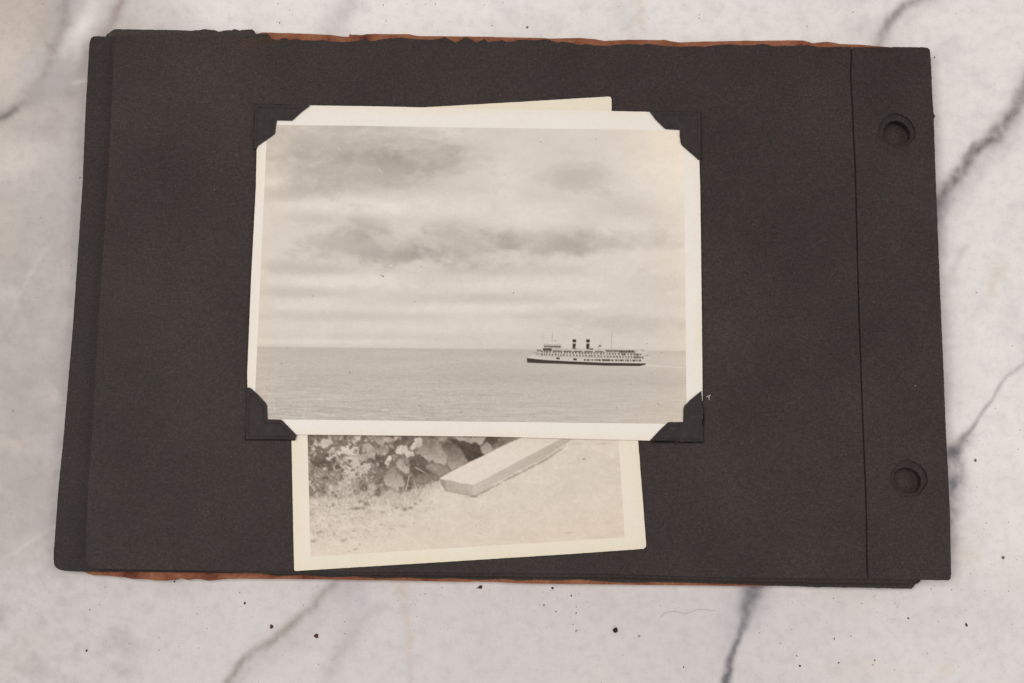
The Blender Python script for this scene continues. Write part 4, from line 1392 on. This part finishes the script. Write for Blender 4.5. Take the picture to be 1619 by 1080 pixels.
def crumb_geo(cx, cy, r, z, seed, flat=0.45):
    """a jagged little chip; radius in pixels"""
    rr = random.Random(seed)
    c = at(cx, cy, z)
    s = r * 0.000162
    n = 9
    a0 = rr.uniform(0, 6)
    rad = [s * rr.uniform(.6, 1.25) for _ in range(n)]
    ex, rot = rr.uniform(1.0, 1.5), rr.uniform(0, 3)
    V, F = [], []
    for lay, (k, h) in enumerate([(.8, 0.0), (1.0, .35), (.55, .9)]):
        for i in range(n):
            a = a0 + 6.2832 * i / n
            x, y = rad[i] * k * math.cos(a) * ex, rad[i] * k * math.sin(a)
            V.append((c[0] + x * math.cos(rot) - y * math.sin(rot), c[1] + x * math.sin(rot) + y * math.cos(rot), z + s * flat * 2 * h * rr.uniform(.8, 1.2) if lay else z))
    for lay in range(2):
        for i in range(n):
            j = (i + 1) % n
            F.append((lay * n + i, lay * n + j, (lay + 1) * n + j, (lay + 1) * n + i))
    F.append(tuple(range(2 * n, 3 * n)))
    F.append(tuple(range(n - 1, -1, -1)))
    return V, F


crumbs = [(972.5, 996, 4.2, M_CRUMB_DARK, 'largest dark crumb alone on the marble below the plank snapshot'),
          (500, 1006, 3.6, M_CRUMB_BROWN, 'brown leather crumb beside the diagonal grey vein, on its side towards the hair'),
          (429.5, 990.5, 2.9, M_CRUMB_BROWN, 'brown crumb on the side of the diagonal grey vein towards the rounded leaf corner'),
          (758.6, 928.5, 3.0, M_CRUMB_BROWN, 'reddish brown crumb touching the ragged cover edge'),
          (387.2, 953.8, 1.9, M_CRUMB_DARK, 'small black speck of paper between the cover edge and the diagonal vein'),
          (1586, 882, 2.6, M_CRUMB_GREY, 'grey grain of grit on marble beyond the square page corner'),
          (1542, 727.8, 2.2, M_CRUMB_GREY, 'tiny grey grain on marble level with the lower punched hole'),
          (1528, 988, 2.1, M_CRUMB_BROWN, 'tiny brown grain on the marble diagonally off the square page corner'),
          (833.6, 43.8, 2.1, M_CRUMB_GREY, 'tiny grey grain above the orange upper cover edge'),
          (873.5, 930, 1.9, M_CRUMB_DARK, 'tiny black flake hugging the lower cover edge'),
          (1264.8, 1053, 1.9, M_CRUMB_DARK, 'tiny black flake on marble between the dark vein and page corner'),
          (137, 1029, 1.8, M_CRUMB_BROWN, 'tiny brown grain below the rounded leaf corner')]
for i, (cx, cy, r, m, lab) in enumerate(crumbs):
    V, F = crumb_geo(cx, cy, r, 0.0, 100 + i)
    o = mesh_object('crumb', V, F, m, None, None, at(cx, cy, 0.0), False)
    tag(o, lab, 'crumb', 'crumbs scattered on the marble')


def tube_geo(pts, r, k=6):
    pts = [np.array(p, float) for p in pts]
    V, F = [], []
    for i, p in enumerate(pts):
        t = pts[min(i + 1, len(pts) - 1)] - pts[max(i - 1, 0)]
        t /= np.linalg.norm(t)
        s = np.cross(t, (0, 0, 1.0))
        s /= max(np.linalg.norm(s), 1e-9)
        u = np.cross(s, t)
        for j in range(k):
            a = 6.2832 * j / k
            V.append(p + (s * math.cos(a) + u * math.sin(a)) * r)
    for i in range(len(pts) - 1):
        for j in range(k):
            F.append((i * k + j, i * k + (j + 1) % k, (i + 1) * k + (j + 1) % k, (i + 1) * k + j))
    F.append(tuple(range(k - 1, -1, -1)))
    F.append(tuple(range((len(pts) - 1) * k, len(pts) * k)))
    return V, F


def spline(ctrl, n=10):
    c = [np.array(p, float) for p in ctrl]
    c = [2 * c[0] - c[1]] + c + [2 * c[-1] - c[-2]]
    out = []
    for i in range(1, len(c) - 2):
        for j in range(n):
            t = j / n
            a, b, d, e = c[i - 1], c[i], c[i + 1], c[i + 2]
            out.append(.5 * ((2 * b) + (-a + d) * t + (2 * a - 5 * b + 4 * d - e) * t * t + (-a + 3 * b - 3 * d + e) * t ** 3))
    out.append(c[-2])
    return out


hp = spline([(1044, 977), (1050, 970), (1060, 967), (1072, 967.5), (1084, 970), (1094, 967), (1104, 963.6), (1116, 964), (1132, 966)])
V, F = tube_geo([at(p[0], p[1], 0.00010) for p in hp], 0.000028)
tag(mesh_object('hair', V, F, M_HAIR, None, None, at(1088, 967, 0.0)), 'fine wavy hair lying on the marble beside the blue grey vein', 'hair')

lint = empty('lint', at(1119, 627, Z_TOP))
tag(lint, 'scrap of white lint on the black leaf beside a photo corner', 'lint')
for k, (pts, r) in enumerate([([(1116.8, 628.2), (1120, 626), (1123.6, 624.6)], .000055), ([(1123.2, 624), (1122, 627), (1120.6, 630)], .000045), ([(1117.4, 626.4), (1120.4, 628.2), (1121.6, 632.6)], .00005)]):
    V, F = tube_geo([at(a, b, Z_TOP + 0.0002) for a, b in spline(pts, 5)], r)
    mesh_object('fibre', V, F, M_LINT, lint)


def dust(name, label, spots, z, mat, cat):
    V, F = [], []
    for i, (x, y, r) in enumerate(spots):
        v, f = crumb_geo(x, y, r, z, 1000 + i, .3)
        k = len(V)
        V += v
        F += [tuple(q + k for q in t) for t in f]
    o = mesh_object(name, V, F, mat, None, None, at(800, 950, z), False)
    tag(o, label, cat, kind='stuff')


rr = random.Random(77)
spots = []
while len(spots) < 170:
    x, y = rr.uniform(120, 1619), 925 + abs(rr.gauss(0, 62))
    if y < 1080:
        spots.append((x, y, rr.choice([.3, .35, .4, .45, .5, .55, .75])))
while len(spots) < 215:
    spots.append((rr.uniform(1512, 1619), rr.uniform(640, 1070), rr.choice([.4, .45, .5, .7])))
for k in range(16):
    spots.append((rr.uniform(420, 1400), rr.uniform(4, 42), rr.choice([.5, .7, .9])))
spots += [(1436, 977.5, 1.5), (1259.6, 1037, 1.2), (1326, 1048, 1.4), (1383, 1043.6, 1.3), (1319, 1010, 1.2), (1081, 1054.6, 1.2), (860, 957, 1.2), (276, 919.5, 1.5), (605.8, 8, 1.3), (442, 36, 1.1),
          (1477.5, 91, 1.4), (142, 964, 1.1), (879, 967, 1.2), (903, 942, 1.4), (911, 969, 1.1)]
dust('dust', 'fine dark dust specks strewn over the marble', spots, 0.0, plain('dust_specks', (0.11, 0.09, 0.08)), 'dust')

spots = []
pp = np.array(P1 + P1[:1])
for k in range(900):
    x, y = rr.uniform(190, 1495), rr.uniform(80, 896)
    if 380 < x < 1115 and 150 < y < 905:
        continue
    if min(math.hypot(x - 1418, y - 208), math.hypot(x - 1438, y - 757)) < 36 or abs(x - (1346 + (y - 75) * .03)) < 5:
        continue
    spots.append((x, y, rr.choice([.22, .26, .3, .34, .42])))
spots += [(1447, 610, 1.0), (339, 300, .9), (1105, 206, .5), (791, 150, .8), (1026.5, 88.6, .6), (1033, 133, .6), (411, 121, .7), (196, 736, .6), (366, 722, .6)]
dust('paper_dust', 'pale specks of paper dust on the black leaf', spots, Z_TOP + 0.00025, plain('pale_dust', (0.20, 0.185, 0.165), 0.9, 0.1), 'dust')

for o in bpy.data.objects:
    if '_o' in o:
        del o['_o']
